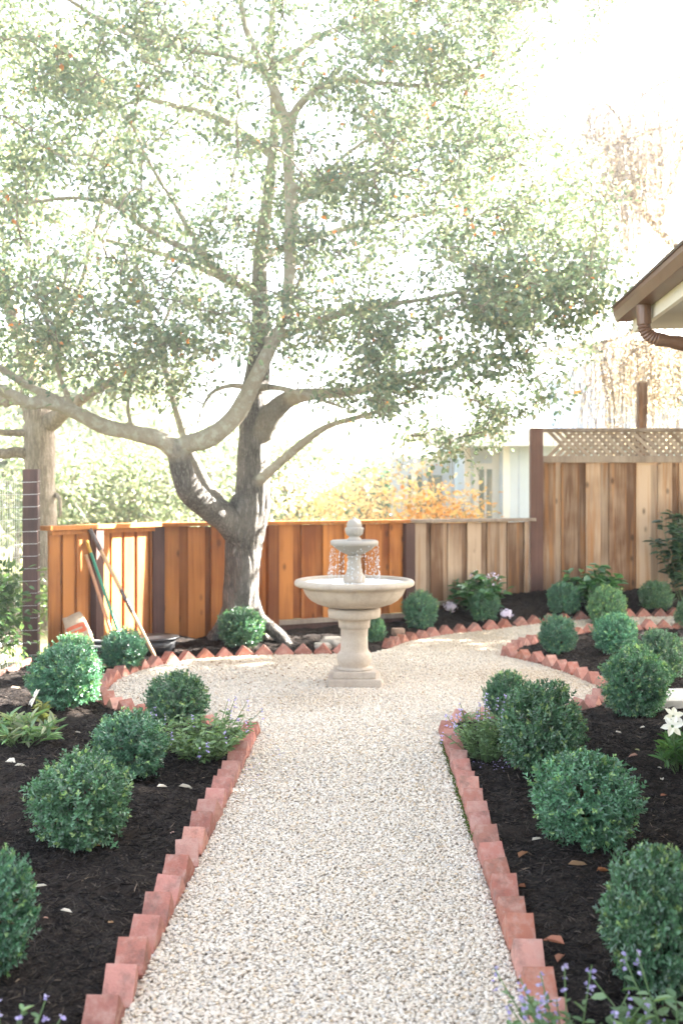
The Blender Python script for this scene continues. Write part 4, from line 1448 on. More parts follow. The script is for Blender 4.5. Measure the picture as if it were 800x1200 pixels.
# downspout: out of the gutter's floor, a ribbed elbow, back to the wall and down
cen = [(0.62, 0.072, 2.79), (0.62, 0.072, 2.72), (0.62, 0.075, 2.66)]
for k in range(1, 9):
    a = R(80) * k / 8
    cen.append((0.62, 0.075 + 0.10 * (1 - math.cos(a)), 2.66 - 0.10 * math.sin(a)))
cen += [(0.62, 0.30, 2.535), (0.62, 0.40, 2.515)]
for k in range(1, 7):
    a = R(80) * k / 6
    cen.append((0.62, 0.40 + 0.09 * math.sin(a), 2.515 - 0.09 * (1 - math.cos(a))))
cen += [(0.62, 0.495, 2.2), (0.62, 0.495, 0.05)]
mb = MB()
pts, rad = [], []
for i in range(len(cen) - 1):
    a, b = HP(*cen[i]), HP(*cen[i + 1])
    sub = 2
    for k in range(sub):
        pts.append(a + (b - a) * k / sub)
        rad.append(0.046 if k % 2 == 0 or not 2 <= i <= 10 else 0.0385)
pts.append(HP(*cen[-1]))
rad.append(0.046)
mb.tube(pts, rad, 16)
hpart(mb, 'downspout', M_GUTTER)

# pale blue house beyond the low fence
def wall_box(mbx, x0, x1, y0, y1, z0, z1, col=(1, 1, 1)):
    mbx.box(((x0 + x1) / 2, (y0 + y1) / 2, (z0 + z1) / 2), (x1 - x0, y1 - y0, z1 - z0), None, col)


bh = empty('blue_house', (2.45, 19.0, 0), 'pale blue cottage with a white glazed door beyond the low fence', 'house')
binv = Matrix.Translation(-Vector(bh.location))


def bpart(mbx, name, mat, parent=bh, e=bh, **k):
    o_ = mbx.build(name, mat, None, **k)
    o_.parent = parent
    o_.matrix_parent_inverse = Matrix.Translation(-Vector(e.location)) if parent is e else Matrix.Identity(4)
    return o_


c0 = at(587, 600, 18.6)      # the near corner
mb = MB()
wall_box(mb, 2.36, c0.x, 18.9, 24, -0.1, 2.75)
wall_box(mb, c0.x + 0.001, 6.4, 18.3, 24, -0.1, 2.75)
for x in np.arange(c0.x + 0.28, 6.3, 0.42):
    wall_box(mb, x, x + 0.045, 18.275, 18.297, -0.1, 2.75)
wl = bpart(mb, 'wall', M_BLUEWALL)
mb = MB()
wall_box(mb, c0.x - 0.13, c0.x + 0.0, 18.87, 18.897, -0.1, 2.75)
wall_box(mb, c0.x - 0.02, c0.x + 0.10, 18.265, 18.297, -0.1, 2.75)
wall_box(mb, 2.33, 2.44, 18.87, 18.897, -0.1, 2.75)
bpart(mb, 'corner_board', M_WHITE)
mb = MB()
wall_box(mb, 2.50, 2.60, 18.86, 18.895, 0, 2.15)
wall_box(mb, 2.86, 2.93, 18.86, 18.895, 0, 2.15)
wall_box(mb, 2.601, 2.859, 18.86, 18.895, 2.04, 2.15)
wall_box(mb, 2.70, 2.745, 18.865, 18.893, 0.1, 2.039)
dr = bpart(mb, 'door', M_WHITE)
mb = MB()
wall_box(mb, 2.602, 2.698, 18.880, 18.896, 0.2, 2.038)
wall_box(mb, 2.747, 2.858, 18.880, 18.896, 0.2, 2.038)
bpart(mb, 'pane', M_GLASS, dr)
mb = MB()
zr = 2.62
mb.add([(1.35, 18.0, zr), (6.6, 17.85, zr), (6.6, 21, zr + 0.12), (1.35, 21, zr + 0.12), (1.35, 18.0, zr + 0.06), (6.6, 17.85, zr + 0.06), (6.6, 21, zr + 0.18), (1.35, 21, zr + 0.18)],
       [(0, 3, 2, 1), (4, 5, 6, 7), (0, 1, 5, 4), (1, 2, 6, 5), (2, 3, 7, 6), (3, 0, 4, 7)])
bpart(mb, 'roof', M_SHINGLE)
mb = MB()
mb.box((3.95, 17.90, zr - 0.06), (5.3, 0.05, 0.26), Matrix.Rotation(R(-1.6), 3, 'Z'))
bpart(mb, 'fascia', M_WHITE)
mb = MB()
mb.box((1.85, 18.7, 2.25), (1.1, 0.09, 0.12), Matrix.Rotation(R(-22), 3, 'Y'))
mb.box((1.35, 18.6, 0.9), (0.09, 0.09, 2.2))
bpart(mb, 'porch_beam', M_WHITE)
mb = MB()
wall_box(mb, 1.0, 2.30, 20.2, 20.3, -0.1, 2.3)
bpart(mb, 'porch_wall', M_BLUEWALL)
mb = MB()
for x in (1.35, 1.75):
    wall_box(mb, x, x + 0.28, 20.18, 20.199, 0.4, 1.95)
bpart(mb, 'window', M_GLASS)

# overexposed pale house beyond the tall fence
nh = empty('neighbour_house', (4.6, 17.6, 0), 'pale board and batten house behind the weeping tree and tall fence', 'house')
mb = MB()
wall_box(mb, 4.95, 12, 18.2, 24, -0.1, 4.25)
for x in np.arange(5.1, 12, 0.34):
    wall_box(mb, x, x + 0.04, 18.18, 18.199, -0.1, 4.25)
bpart(mb, 'wall', M_BLUEWALL, nh, nh)
mb = MB()
mb.box((8.6, 17.95, 2.78), (7.2, 0.5, 0.14), Matrix.Rotation(R(-2.5), 3, 'Y'))
bpart(mb, 'porch_roof', M_WHITE, nh, nh)
mb = MB()
wall_box(mb, 5.55, 6.6, 18.14, 18.178, 3.05, 4.0)
wd_ = bpart(mb, 'window_frame', M_WHITE, nh, nh)
mb = MB()
wall_box(mb, 5.65, 6.5, 18.13, 18.139, 3.13, 3.92)
bpart(mb, 'pane', M_GLASS, wd_)
mb = MB()
mb.box((8.55, 20.9, 4.62), (7.6, 6.4, 0.14), Matrix.Rotation(R(7), 3, 'X'))
bpart(mb, 'roof', M_TANROOF, nh, nh)

# ------------------------------------------------------------------ boxwood balls
def boxwood(seed, shoots, rnd=1.0):
    """unit ball (radius 1): short leafy shoots standing out of a rounded mass"""
    g = np.random.default_rng(seed)
    u = unit(g.normal(size=(shoots, 3)))
    u = u[u[:, 2] > -0.86]
    m = len(u)
    lump = 1 + 0.055 * np.sin(u[:, 0] * 5 + seed) * np.cos(u[:, 1] * 4 + seed * 2) + 0.045 * np.sin(u[:, 2] * 6 + seed * 3 + u[:, 0] * 3) + g.normal(0, 0.045, m)
    lump += np.where(g.uniform(size=m) < 0.06, g.uniform(0.05, 0.16, m), 0)
    depth = np.where(g.uniform(size=m) < 0.72, g.uniform(0.93, 1.0, m), g.uniform(0.6, 0.93, m))
    tip = u * (lump * depth)[:, None] * np.array([1, 1, 0.97])
    ax = unit(u * 0.9 + np.array([0, 0, 0.45]) + g.normal(0, 0.28, (m, 3)))
    P, A, N, L, C = [], [], [], [], []
    sd = unit(np.cross(ax, g.normal(size=(m, 3))))
    sd2 = np.cross(ax, sd)
    newg = g.uniform(size=m) < 0.16
    tone = g.uniform(0.7, 1.25, m)
    for k in range(6):
        back = 0.03 + 0.055 * k
        for s in (1, -1):
            dirn = (sd if k % 2 == 0 else sd2) * s
            P.append(tip - ax * (back + g.uniform(-0.01, 0.01, m))[:, None] + dirn * 0.006)
            sp = 0.55 + 0.12 * k
            A.append(unit(ax * (1.0 - 0.1 * k) + dirn * sp + g.normal(0, 0.22, (m, 3))))
            N.append(unit(ax * 0.9 - dirn * 0.35 + g.normal(0, 0.2, (m, 3)) + np.array([0, 0, 0.25])))
            L.append(g.uniform(0.075, 0.112, m) * (0.8 if k == 0 else 1.0))
            base_ = np.array([(0.076, 0.176, 0.102)]) * tone[:, None]
            young = np.array([(0.19, 0.30, 0.12)]) * tone[:, None]
            base_ = np.where((newg & (k < 2))[:, None], young, base_)
            C.append(base_ * g.uniform(0.65, 1.45, (m, 1)))
    P, A, N, L, C = map(np.concatenate, (P, A, N, L, C))
    return leaf_mesh('foliage', P, A, N, L, L * g.uniform(0.5, 0.62, len(L)), C, fold=0.16, droop=0.12)


BOXES = [boxwood(s, 1050) for s in (1, 2, 3, 4)]
for m_ in BOXES:
    m_.materials.append(M_BOX)
mb = MB()
mb.tube([(0, 0, -1.15), (0.02, 0, -0.6), (0.0, 0.02, 0.1)], [0.08, 0.07, 0.03], 8)
for k in range(16):
    a = k * 2.4
    e_ = 0.2 + 0.045 * k
    mb.tube([(0, 0, -0.75 + 0.03 * k), (0.35 * math.cos(a), 0.35 * math.sin(a), -0.35 + 0.05 * k), (0.8 * math.cos(a) * math.sqrt(1 - min(.9, e_) ** 2 * .6), 0.8 * math.sin(a) * math.sqrt(1 - min(.9, e_) ** 2 * .6), -0.45 + 0.07 * k)], [0.04, 0.028, 0.012], 6)
STEMS = mb.mesh('stem', True)
STEMS.materials.append(M_WOODSTEM)

# px centre, top row, width, row of its foot, label
BALLS = [
    (-14, 990, 124, 1172, 'large boxwood ball cut off by the left edge of the picture'),
    (93, 876, 134, 1004, 'broad boxwood ball second from the front left of the path'),
    (152, 829, 99, 921, 'boxwood ball left of the lavender flowered clump'),
    (208, 781, 81, 850, 'small boxwood ball standing at the end of the left bed by the gravel circle'),
    (75, 750, 90, 836, 'sunlit pale topped boxwood ball in the left bed before the wire fence post'),
    (88, 738, 58, 800, 'little boxwood ball in front of the paper sack'),
    (145, 734, 58, 788, 'boxwood ball standing before the leaning tool handles'),
    (283, 707, 58, 763, 'boxwood ball in front of the big oak trunk'),
    (438, 720, 30, 757, 'tiny boxwood partly hidden behind the fountain pedestal'),
    (492, 689, 46, 741, 'boxwood ball just right of the fountain at the foot of the fence'),
    (568, 687, 41, 729, 'boxwood ball in front of the hydrangea with white blooms'),
    (660, 679, 45, 724, 'boxwood ball near the foot of the tall fence post'),
    (768, 679, 46, 719, 'boxwood ball under the dark leaved shrub at the tall fence'),
    (653, 718, 49, 769, 'boxwood ball at the tip of the island bed'),
    (711, 682, 50, 735, 'upper boxwood ball behind the bright green one in the island bed'),
    (720, 715, 57, 772, 'bright green boxwood ball in the middle of the island bed'),
    (772, 734, 62, 802, 'boxwood ball half hidden behind the biggest one at the right'),
    (806, 697, 34, 737, 'boxwood ball cut off by the right edge beside the far path'),
    (743, 752, 86, 843, 'big dense boxwood ball beside the grey stone slab'),
    (594, 781, 58, 840, 'boxwood ball peeping out behind the tall one at the right bed corner'),
    (636, 790, 106, 916, 'tall dark boxwood ball beside the lavender clump on the right'),
    (686, 873, 138, 1014, 'light green loose boxwood ball in the middle of the right bed'),
    (770, 983, 142, 1180, 'large dark boxwood ball in the right front corner'),
]
proto = None
for i, (px, top, wpx, foot, lab) in enumerate(BALLS):
    g0 = gnd(px, foot - 0.01 * (foot - top), 0.02)
    r = wpx / 2 / FOC * g0.y
    d = g0.y + r * 0.35
    x = (px - CX) / FOC * d
    r = wpx / 2 / FOC * d / 1.11
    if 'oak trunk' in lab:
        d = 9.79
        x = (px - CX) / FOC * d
    z0 = soil_z(x, d)
    ztop = EYE - (top - HY) / FOC * d
    hz = max(0.5 * (ztop - z0 + 0.03) / 1.06, 0.6 * r)
    e = empty('boxwood_shrub', (x, d, z0), lab, 'shrub', 'clipped boxwood balls', random.uniform(0, 6.28))
    f = link('foliage', BOXES[i % 4], None, e)
    f.location = (0, 0, hz * 0.92)
    f.scale = (r * random.uniform(0.95, 1.05), r * random.uniform(0.95, 1.05), hz)
    f.rotation_euler = (R(random.uniform(-9, 9)), R(random.uniform(-9, 9)), 0)
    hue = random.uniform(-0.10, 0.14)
    lum = 0.72 if 'oak trunk' in lab else 1.28 if ('light green' in lab or 'bright green' in lab or 'pale topped' in lab) else 0.86 if 'dark' in lab else random.uniform(0.92, 1.12)  # the ball by the oak trunk has shade put into its leaf colour
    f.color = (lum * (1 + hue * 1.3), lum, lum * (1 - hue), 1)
    s = link('stem', STEMS, None, e)
    s.location = (0, 0, hz * 0.92)
    s.scale = (r, r, hz)

# ------------------------------------------------------------------ flowering plants
def clump(name, label, loc, rad, h, stems, leaf_len, cols, wts, flower=None, nflower=0, per=12, asp=0.5, cat='plant', fl_size=0.012, mat=None, spikes=True, group=None, upright=0.5, mult=1.35):
    """stems with leaves; flower = list of petal colours on spikes above"""
    e = empty(name, loc, label, cat, group)
    mbx = MB()
    P, A, N, L, C = [], [], [], [], []
    fp, fa, fn, flL, fc = [], [], [], [], []
    for k in range(stems):
        a = random.uniform(0, 6.283)
        q = math.sqrt(random.random())
        tipv = Vector((math.cos(a) * rad * q, math.sin(a) * rad * q, h * random.uniform(0.55, 1.0) * (1 - 0.35 * q * q)))
        b = Vector((tipv.x * 0.3, tipv.y * 0.3, -0.02))
        m = (b + tipv) / 2 + Vector((tipv.x * 0.12, tipv.y * 0.12, h * 0.12))
        fl = flower is not None and k < nflower
        if fl and spikes:
            tipv = tipv * mult
        pt = smooth_path([(*b, 0.0028), (*m, 0.0022), (*tipv, 0.0014)], 4)
        mbx.tube(pt[:, :3], pt[:, 3], 5)
        n_ = per
        for j in range(n_):
            t_ = random.uniform(0.15, 0.8 if fl else 1.0)
            i0 = t_ * (len(pt) - 1)
            p = Vector(pt[int(i0), :3]).lerp(Vector(pt[min(int(i0) + 1, len(pt) - 1), :3]), i0 % 1)
            an = random.uniform(0, 6.283)
            out = Vector((math.cos(an), math.sin(an), random.uniform(-0.1, upright * 1.6)))
            out += Vector((tipv.x, tipv.y, 0)) * (0.8 / max(rad, 0.05)) * 0.5
            P.append(p); A.append(out.normalized()); N.append((Vector((0, 0, 1)) + Vector((random.gauss(0, .3), random.gauss(0, .3), 0))))
            L.append(leaf_len * random.uniform(0.6, 1.15))
        if fl:
            nb = 10 if spikes else 22
            for j in range(nb):
                if spikes:
                    c_ = Vector(pt[-1, :3]) - Vector((0, 0, 1)) * random.choice((0, 0.015, 0.035, 0.06)) * (fl_size / 0.012)
                    dirv = Vector((random.gauss(0, 1), random.gauss(0, 1), random.gauss(0.1, 0.6))).normalized()
                    fp.append(c_); 
                else:
                    dirv = Vector((random.gauss(0, 1), random.gauss(0, 1), random.gauss(0.3, 0.8))).normalized()
                    fp.append(Vector(pt[-1, :3]) + dirv * fl_size * 2.4)
                fa.append(dirv if spikes else (dirv + Vector((random.gauss(0, .8), random.gauss(0, .8), random.gauss(0, .8)))).normalized())
                fn.append(dirv.cross(Vector((random.gauss(0, 1), random.gauss(0, 1), random.gauss(0, 1)))) + Vector((0, 0, .4)) if spikes else dirv)
                flL.append(fl_size * random.uniform(0.8, 1.3)); fc.append(random.choice(flower))
    mbx.build('stem', M_STEM, e, smooth=True)
    L = np.array(L)
    P, A, N = (np.array([tuple(v) for v in q]) for q in (P, A, N))
    link('foliage', leaf_mesh('foliage', P, A, N, L, L * asp, palette(cols, wts, len(L), 0.25), fold=0.15, droop=0.25), mat or M_SOFTLEAF, e)
    if fp:
        flL = np.array(flL)
        link('blossom', leaf_mesh('blossom', np.array([tuple(v) for v in fp]), np.array([tuple(v) for v in fa]), np.array([tuple(v) for v in fn]), flL, flL * 0.75, np.array(fc) * rng.uniform(0.85, 1.1, (len(fc), 1)), fold=0.2, droop=0.15), M_PETAL, e)
    return e


def gpos(px, py):
    g_ = gnd(px, py, 0.02)
    return (g_.x, g_.y, soil_z(g_.x, g_.y))


random.seed(11)
SAGE = [(0.16, 0.25, 0.13), (0.21, 0.30, 0.17), (0.12, 0.20, 0.10)]
LAV = [(0.50, 0.43, 0.70), (0.60, 0.53, 0.76), (0.42, 0.35, 0.64)]
clump('salvia', 'grey green clump with lavender flowers spilling over the left brick corner', gpos(240, 893), 0.31, 0.27, 90, 0.042, SAGE, [3, 3, 2], LAV, 16, per=12, cat='plant')
clump('salvia', 'lavender flowered clump just inside the right brick corner', gpos(566, 890), 0.20, 0.30, 70, 0.036, SAGE, [3, 2, 3], LAV, 26, per=12, cat='plant')
clump('salvia', 'blurred lavender sprigs at the bottom right beside the nearest bricks', (0.60, 2.62, 0.0), 0.18, 0.22, 34, 0.04, SAGE, [3, 2, 3], LAV, 22, per=11, cat='plant', mult=1.5)
clump('salvia', 'lavender sprigs with broad pale leaves before the front right boxwood', (0.90, 2.62, 0.0), 0.2, 0.22, 34, 0.055, SAGE, [3, 3, 2], LAV, 14, per=9, cat='plant', mult=1.5)
clump('salvia', 'lavender sprigs in the bottom left corner', (-0.87, 2.60, 0.0), 0.16, 0.19, 18, 0.036, SAGE, [3, 2, 3], LAV, 12, per=8, cat='plant', mult=1.3)

HYD = [(0.055, 0.14, 0.05), (0.075, 0.18, 0.06), (0.04, 0.11, 0.045)]
clump('hydrangea', 'green hydrangea with white and lilac flower heads at the low fence', gpos(560, 720), 0.38, 0.47, 42, 0.125, HYD, [2, 2, 2], [(0.75, 0.70, 0.78), (0.66, 0.58, 0.75)], 3, per=9, cat='plant', asp=0.58, fl_size=0.03, spikes=False, mat=M_BOX)
clump('hydrangea', 'leafy hydrangea without flowers at the foot of the tall fence', gpos(694, 714), 0.33, 0.54, 40, 0.15, HYD, [2, 2, 2], None, 0, per=9, cat='plant', asp=0.5, mat=M_BOX)
for px, py, lab in ((527, 722, 'low white hydrangea bloom on the mulch left of the bush'), (592, 727, 'low pale lilac hydrangea bloom beside the small boxwood')):
    x, y, z = gpos(px, py)
    e = empty('hydrangea_bloom', (x, y - 0.05, z), lab, 'flower')
    u = unit(rng.normal(size=(90, 3)) + np.array([0, -0.3, 0.5]))
    N = u
    A = unit(np.cross(u, rng.normal(size=(90, 3))))
    L = rng.uniform(0.03, 0.045, 90)
    link('blossom', leaf_mesh('blossom', u * rng.uniform(0.03, 0.078, (90, 1)) * np.array([1.15, 1, 0.85]) + np.array([0, 0, 0.075]) - A * 0.018, A, N, L, L * 0.9, np.array([(0.72, 0.66, 0.76)]) * rng.uniform(0.85, 1.1, (90, 1)), fold=0.1), M_PETAL, e)
    mb = MB()
    mb.tube([(0, 0, -0.03), (0, 0, 0.06)], [0.004, 0.004], 6)
    mb.build('stem', M_STEM, e)


def lily(parent, p, size, cols, facing):
    """six broad petals opening from a throat"""
    f = Vector(facing).normalized()
    a0 = f.cross(Vector((0, 0, 1))).normalized()
    b0 = f.cross(a0)
    P, A, N = [], [], []
    for k in range(6):
        an = k * math.pi / 3 + 0.2
        rd = a0 * math.cos(an) + b0 * math.sin(an)
        P.append(Vector(p)); A.append((rd * 0.95 + f * (0.45 if k % 2 else 0.25)).normalized()); N.append(f - rd * 0.3)
    n_ = 6
    L = np.full(n_, size)
    return [np.array([tuple(v) for v in q]) for q in (P, A, N)] + [L, L * 0.55, np.array([random.choice(cols) for _ in range(n_)])]


def lily_plant(label, loc, h, rad, flowers, cols, nst, lf, lcols):
    e = clump('lily', label, loc, rad, h, nst, lf, lcols, [1] * len(lcols), None, 0, per=10, asp=0.24, cat='plant', upright=0.9)
    arrs = []
    mbx = MB()
    for off, sz, fc in flowers:
        arrs.append(lily(e, off, sz, cols, fc))
        mbx.tube([(off[0] * 0.3, off[1] * 0.3, 0), (off[0] * 0.8, off[1] * 0.8, off[2] * 0.6), off], [0.004, 0.0035, 0.003], 6)
        f = Vector(fc).normalized()
        mbx.tube([Vector(off) - f * 0.02, Vector(off) + f * 0.004], [0.003, 0.009], 8)
    mbx.build('flower_stalk', M_STEM, e, smooth=True)
    if arrs:
        link('blossom', leaf_mesh('blossom', *[np.concatenate(q) for q in zip(*arrs)], fold=0.22, droop=0.22), M_PETAL, e)
    return e


WH = [(0.80, 0.77, 0.68), (0.80, 0.76, 0.62)]
x, y, z = gpos(797, 912)
lily_plant('white lily with two open blooms at the right edge', (x, y, z), 0.20, 0.14, [((-0.065, -0.06, 0.245), 0.062, (-0.3, -1, 0.45)), ((-0.03, 0.03, 0.275), 0.062, (0.1, -0.9, 0.8)), ((0.03, -0.05, 0.235), 0.05, (0.7, -0.6, 0.4))],
           WH, 16, 0.10, [(0.07, 0.15, 0.05), (0.10, 0.19, 0.06)])
x, y, z = gpos(26, 880)
lily_plant('pale leaved lily clump in the sun at the left edge', (x, y, z), 0.17, 0.25, [((-0.17, 0.0, 0.17), 0.06, (-0.3, -0.8, 0.4)), ((-0.13, -0.12, 0.10), 0.05, (-0.3, -0.8, 0.2))],
           [(0.80, 0.74, 0.62)], 24, 0.10, [(0.13, 0.23, 0.12), (0.19, 0.28, 0.17), (0.26, 0.29, 0.20)])
x, y, z = gpos(52, 850)
lily_plant('single white trumpet lily stalk before the sunlit boxwood', (x, y, z), 0.14, 0.05, [((-0.05, -0.02, 0.17), 0.07, (-0.9, -0.3, 0.5))], [(0.80, 0.74, 0.66)], 5, 0.09, [(0.24, 0.28, 0.10), (0.30, 0.30, 0.13)])

# dark glossy shrub against the tall fence at the right edge
CAM = [(0.02, 0.055, 0.032), (0.03, 0.075, 0.04), (0.045, 0.10, 0.05)]
e = clump('camellia', 'dark glossy leaved shrub spreading over the tall fence at the right edge', (4.22, 12.05, 0.3), 0.5, 1.35, 50, 0.13, CAM, [2, 2, 1], None, 0, per=16, asp=0.48, cat='shrub', mat=M_BOX)

# ------------------------------------------------------------------ tools, sack, tubs
def tool(label, a, b, pieces, name):
    """pieces: (t0, t1, radius, material, part name)"""
    e = empty(name, (a.x, a.y, a.z), label, 'garden tool')
    first = None
    for t0, t1, r, mt, nm in pieces:
        mbx = MB()
        p, q = (b - a) * t0, (b - a) * t1
        mbx.tube([p, p + (q - p) * 0.02, p + (q - p) * 0.98, q], [r * 0.85, r, r, r * 0.85], 12)
        mbx.build(nm, mt, e, smooth=True)
    return e


def leaning(pa, da, pb, db):
    return at(pa[0], pa[1], da), at(pb[0], pb[1], db)


a, b = leaning((184, 774), 9.32, (105, 619), 9.52)
tool('long wooden pole with brown metal ends leaning across the sunlit fence', a, b,
     [(0.0, 0.37, 0.017, M_HANDLE, 'handle'), (0.36, 0.53, 0.0195, M_IRON, 'sleeve'), (0.52, 0.84, 0.017, M_HANDLE, 'shaft'), (0.83, 1.0, 0.022, M_IRON, 'ferrule')], 'tool_handle')
a, b = leaning((143, 752), 9.25, (102, 634), 9.55)
tool('thin green pole with a yellow tip leaning on the fence', a, b, [(0.0, 0.885, 0.0145, M_GREENROD, 'handle'), (0.88, 1.0, 0.016, M_YELLOW, 'grip')], 'tool_handle')
a, b = leaning((134, 752), 9.3, (101, 650), 9.5)
tool('plain tan wooden pole, shortest of the three leaning on the fence', a, b, [(0.0, 0.95, 0.0165, M_TAN, 'handle'), (0.945, 1.0, 0.0172, M_HANDLE, 'end_cap')], 'tool_handle')


def tub(label, c, r, h, name='plant_tub'):
    e = empty(name, c, label, 'tub')
    mbx = MB()
    mbx.lathe([(r * 0.80, 0.0), (r * 0.84, h * 0.4), (r * 0.92, h * 0.9), (r * 0.90, h * 0.9), (r * 0.78, 0.02), (0.01, 0.02)], 40)
    mbx.build('bowl', M_BLACK, e, smooth=True)
    mbx = MB()
    mbx.lathe([(r * 0.925, h * 0.87), (r * 1.0, h * 0.88), (r * 1.0, h * 0.99), (r * 0.97, h), (r * 0.91, h)], 40)
    mbx.build('rim', M_BLACK, e, smooth=True)


g1 = gnd(178, 781)
tub('wide black plastic tub behind the brick edging by the leaning pole', (-1.80, 9.62, soil_z(-1.80, 9.55) - 0.02), 0.23, 0.165)
# black crate below the sack
mb = MB()
cr = at(108, 772, 9.0)
e = empty('plastic_crate', (cr.x, cr.y, soil_z(cr.x, cr.y)), 'shallow black plastic crate under the paper sack', 'crate', None, R(-18))
for dx, dy, sx, sy in ((0, -0.14, 0.38, 0.015), (0, 0.14, 0.38, 0.015), (-0.183, 0, 0.015, 0.264), (0.183, 0, 0.015, 0.264)):
    mb.box((dx, dy, 0.085), (sx, sy, 0.15))
mb.box((0, 0, 0.006), (0.36, 0.26, 0.012))
mb.build('tray', M_BLACK, e, bevel=0.003)
mb = MB()
for dx, dy, sx, sy in ((0, -0.151, 0.41, 0.022), (0, 0.151, 0.41, 0.022), (-0.194, 0, 0.022, 0.278), (0.194, 0, 0.022, 0.278)):
    mb.box((dx, dy, 0.168), (sx, sy, 0.016))
mb.build('rim', M_SLAB, e, bevel=0.003)
# paper sack, slumped over to the right
bm = bmesh.new()
bmesh.ops.create_cube(bm, size=1.0)
bmesh.ops.subdivide_edges(bm, edges=bm.edges[:], cuts=9, use_grid_fill=True)
for v in bm.verts:
    x, y, z = v.co
    fl = 1 - 0.55 * max(0, (z - 0.2) / 0.3) ** 2 * 0.8
    rr = 1 - 0.18 * (abs(2 * x) ** 4 * abs(2 * z) ** 2)
    v.co = Vector((x * 0.21 * rr, y * 0.12 * fl * (1 + 0.35 * (1 - (2 * x) ** 2) * (1 - (2 * z) ** 2)), z * 0.46))
    nn = mnoise.noise_vector(v.co * 11)
    v.co += nn * 0.014
    v.co += mnoise.noise_vector(v.co * 30) * 0.004
me = bpy.data.meshes.new('bag')
bm.to_mesh(me)
me.polygons.foreach_set('use_smooth', [True] * len(me.polygons))
SR = Matrix.Rotation(R(-26), 4, 'Y') @ Matrix.Rotation(R(-14), 4, 'X') @ Matrix.Rotation(R(12), 4, 'Z')
sp = at(95, 748, 9.2)
e = empty('paper_sack', sp, 'brown paper sack with an orange printed panel slumped against the fence', 'sack')
o = link('bag', me, M_PAPER, e)
o.matrix_local = SR
# printed panel hugging the front
bvh = __import__('mathutils.bvhtree', fromlist=['BVHTree']).BVHTree.FromBMesh(bm)
mb = MB()
gx, gz = 12, 14
vs = {}
for i in range(gx + 1):
    for j in range(gz + 1):
        x, z = -0.085 + 0.17 * i / gx, -0.13 + 0.25 * j / gz
        hit = bvh.ray_cast(Vector((x, -1, z)), Vector((0, 1, 0)))
        y = hit[0].y if hit[0] is not None else -0.07
        vs[i, j] = (x, y - 0.003, z)
keys = list(vs)
idx = {k: i for i, k in enumerate(keys)}
fs = []
for i in range(gx):
    for j in range(gz):
        # bands of print: solid head panel, rows of broken bars, blocks below
        solid = j >= 9 and not (j in (11,) and 2 <= i <= 9)
        rows = j in (6, 4) and (i * 7 + j * 3) % 4 != 0
        blk = j in (1, 2) and (3 <= i <= 6 or i >= 9)
        if solid or rows or blk:
            fs.append((idx[i, j], idx[i + 1, j], idx[i + 1, j + 1], idx[i, j + 1]))
mb.add([vs[k] for k in keys], fs)
o2 = mb.build('print', M_PRINT, o, smooth=True)
bm.free()
# short plank under the crate
mb = MB()
pk = at(108, 781, 8.75)
mb.box((pk.x + 0.05, pk.y, soil_z(pk.x, pk.y) + 0.02), (0.32, 0.09, 0.035), Matrix.Rotation(R(-12), 3, 'Z'), (0.2, 1.2, 0.4))
tag(mb.build('wooden_plank', M_GREYWOOD, None, bevel=0.003), 'short pale plank lying in front of the black crate', 'plank')

# ------------------------------------------------------------------ stones, slab
def stone(name, label, px, py, d, size, mat, seed, cat='rock'):
    bm_ = bmesh.new()
    bmesh.ops.create_icosphere(bm_, subdivisions=4, radius=1.0)
    for v in bm_.verts:
        p = Vector(v.co)
        f = 1 + 0.28 * mnoise.noise(p * 1.3 + Vector((seed, 0, 0))) + 0.1 * mnoise.noise(p * 4 + Vector((0, seed, 0))) + 0.03 * mnoise.noise(p * 11)
        q = p * f
        q = Vector((max(-0.8, min(0.8, q.x)), q.y, max(-0.7, min(0.62, q.z))))
        v.co = Vector((q.x * size[0], q.y * size[1], q.z * size[2]))
    me_ = bpy.data.meshes.new(name)
    bm_.to_mesh(me_)
    bm_.free()
    me_.polygons.foreach_set('use_smooth', [True] * len(me_.polygons))
    o_ = link(name, me_, mat)
    p = at(px, py, d)
    o_.location = (p.x, p.y, soil_z(p.x, p.y) + size[2] * 0.3)
    o_.rotation_euler = (0, 0, seed)
    tag(o_, label, cat)


stone('rock', 'pale flat topped stone behind the bricks left of the fountain pedestal', 390, 750, 10.05, (0.16, 0.11, 0.10), M_ROCK, 2.2)
stone('rock', 'low grey stone lying in front of the pale flat topped one', 378, 757, 9.85, (0.13, 0.08, 0.055), M_ROCK, 5.1)
stone('rock', 'small brown stone at the foot of the boxwood right of the fountain', 466, 738, 10.75, (0.085, 0.07, 0.07), M_ROCKBROWN, 3.3)
sb = gnd(808, 832)
mb = MB()
mb.box((sb.x, sb.y, soil_z(sb.x, sb.y) + 0.01), (0.62, 0.42, 0.06), Matrix.Rotation(R(6), 3, 'Z'))
tag(mb.build('stone_slab', M_SLAB, None, bevel=0.008), 'grey stepping slab lying in the mulch by the big boxwood at the right', 'slab')

# ------------------------------------------------------------------ fallen leaves and petals
def fallen(px, py, size, col, label, rz, curl=0.3, asp=0.42, cat='leaf'):
    x, y, z = gpos(px, py)
    L = np.array([size])
    me_ = leaf_mesh('fallen_leaf', np.array([[-size / 2, 0, 0]]), np.array([[1, 0, 0.15]]), np.array([[0, 0.25, 1.0]]), L, L * asp, np.array([col]), fold=curl, droop=0.3)
    o_ = link('fallen_leaf', me_, M_PETAL)
    o_.location = (x, y, z + 0.012)
    o_.rotation_euler = (R(random.uniform(-12, 12)), R(random.uniform(-12, 12)), rz)
    tag(o_, label, cat, 'fallen leaves and petals on the mulch')


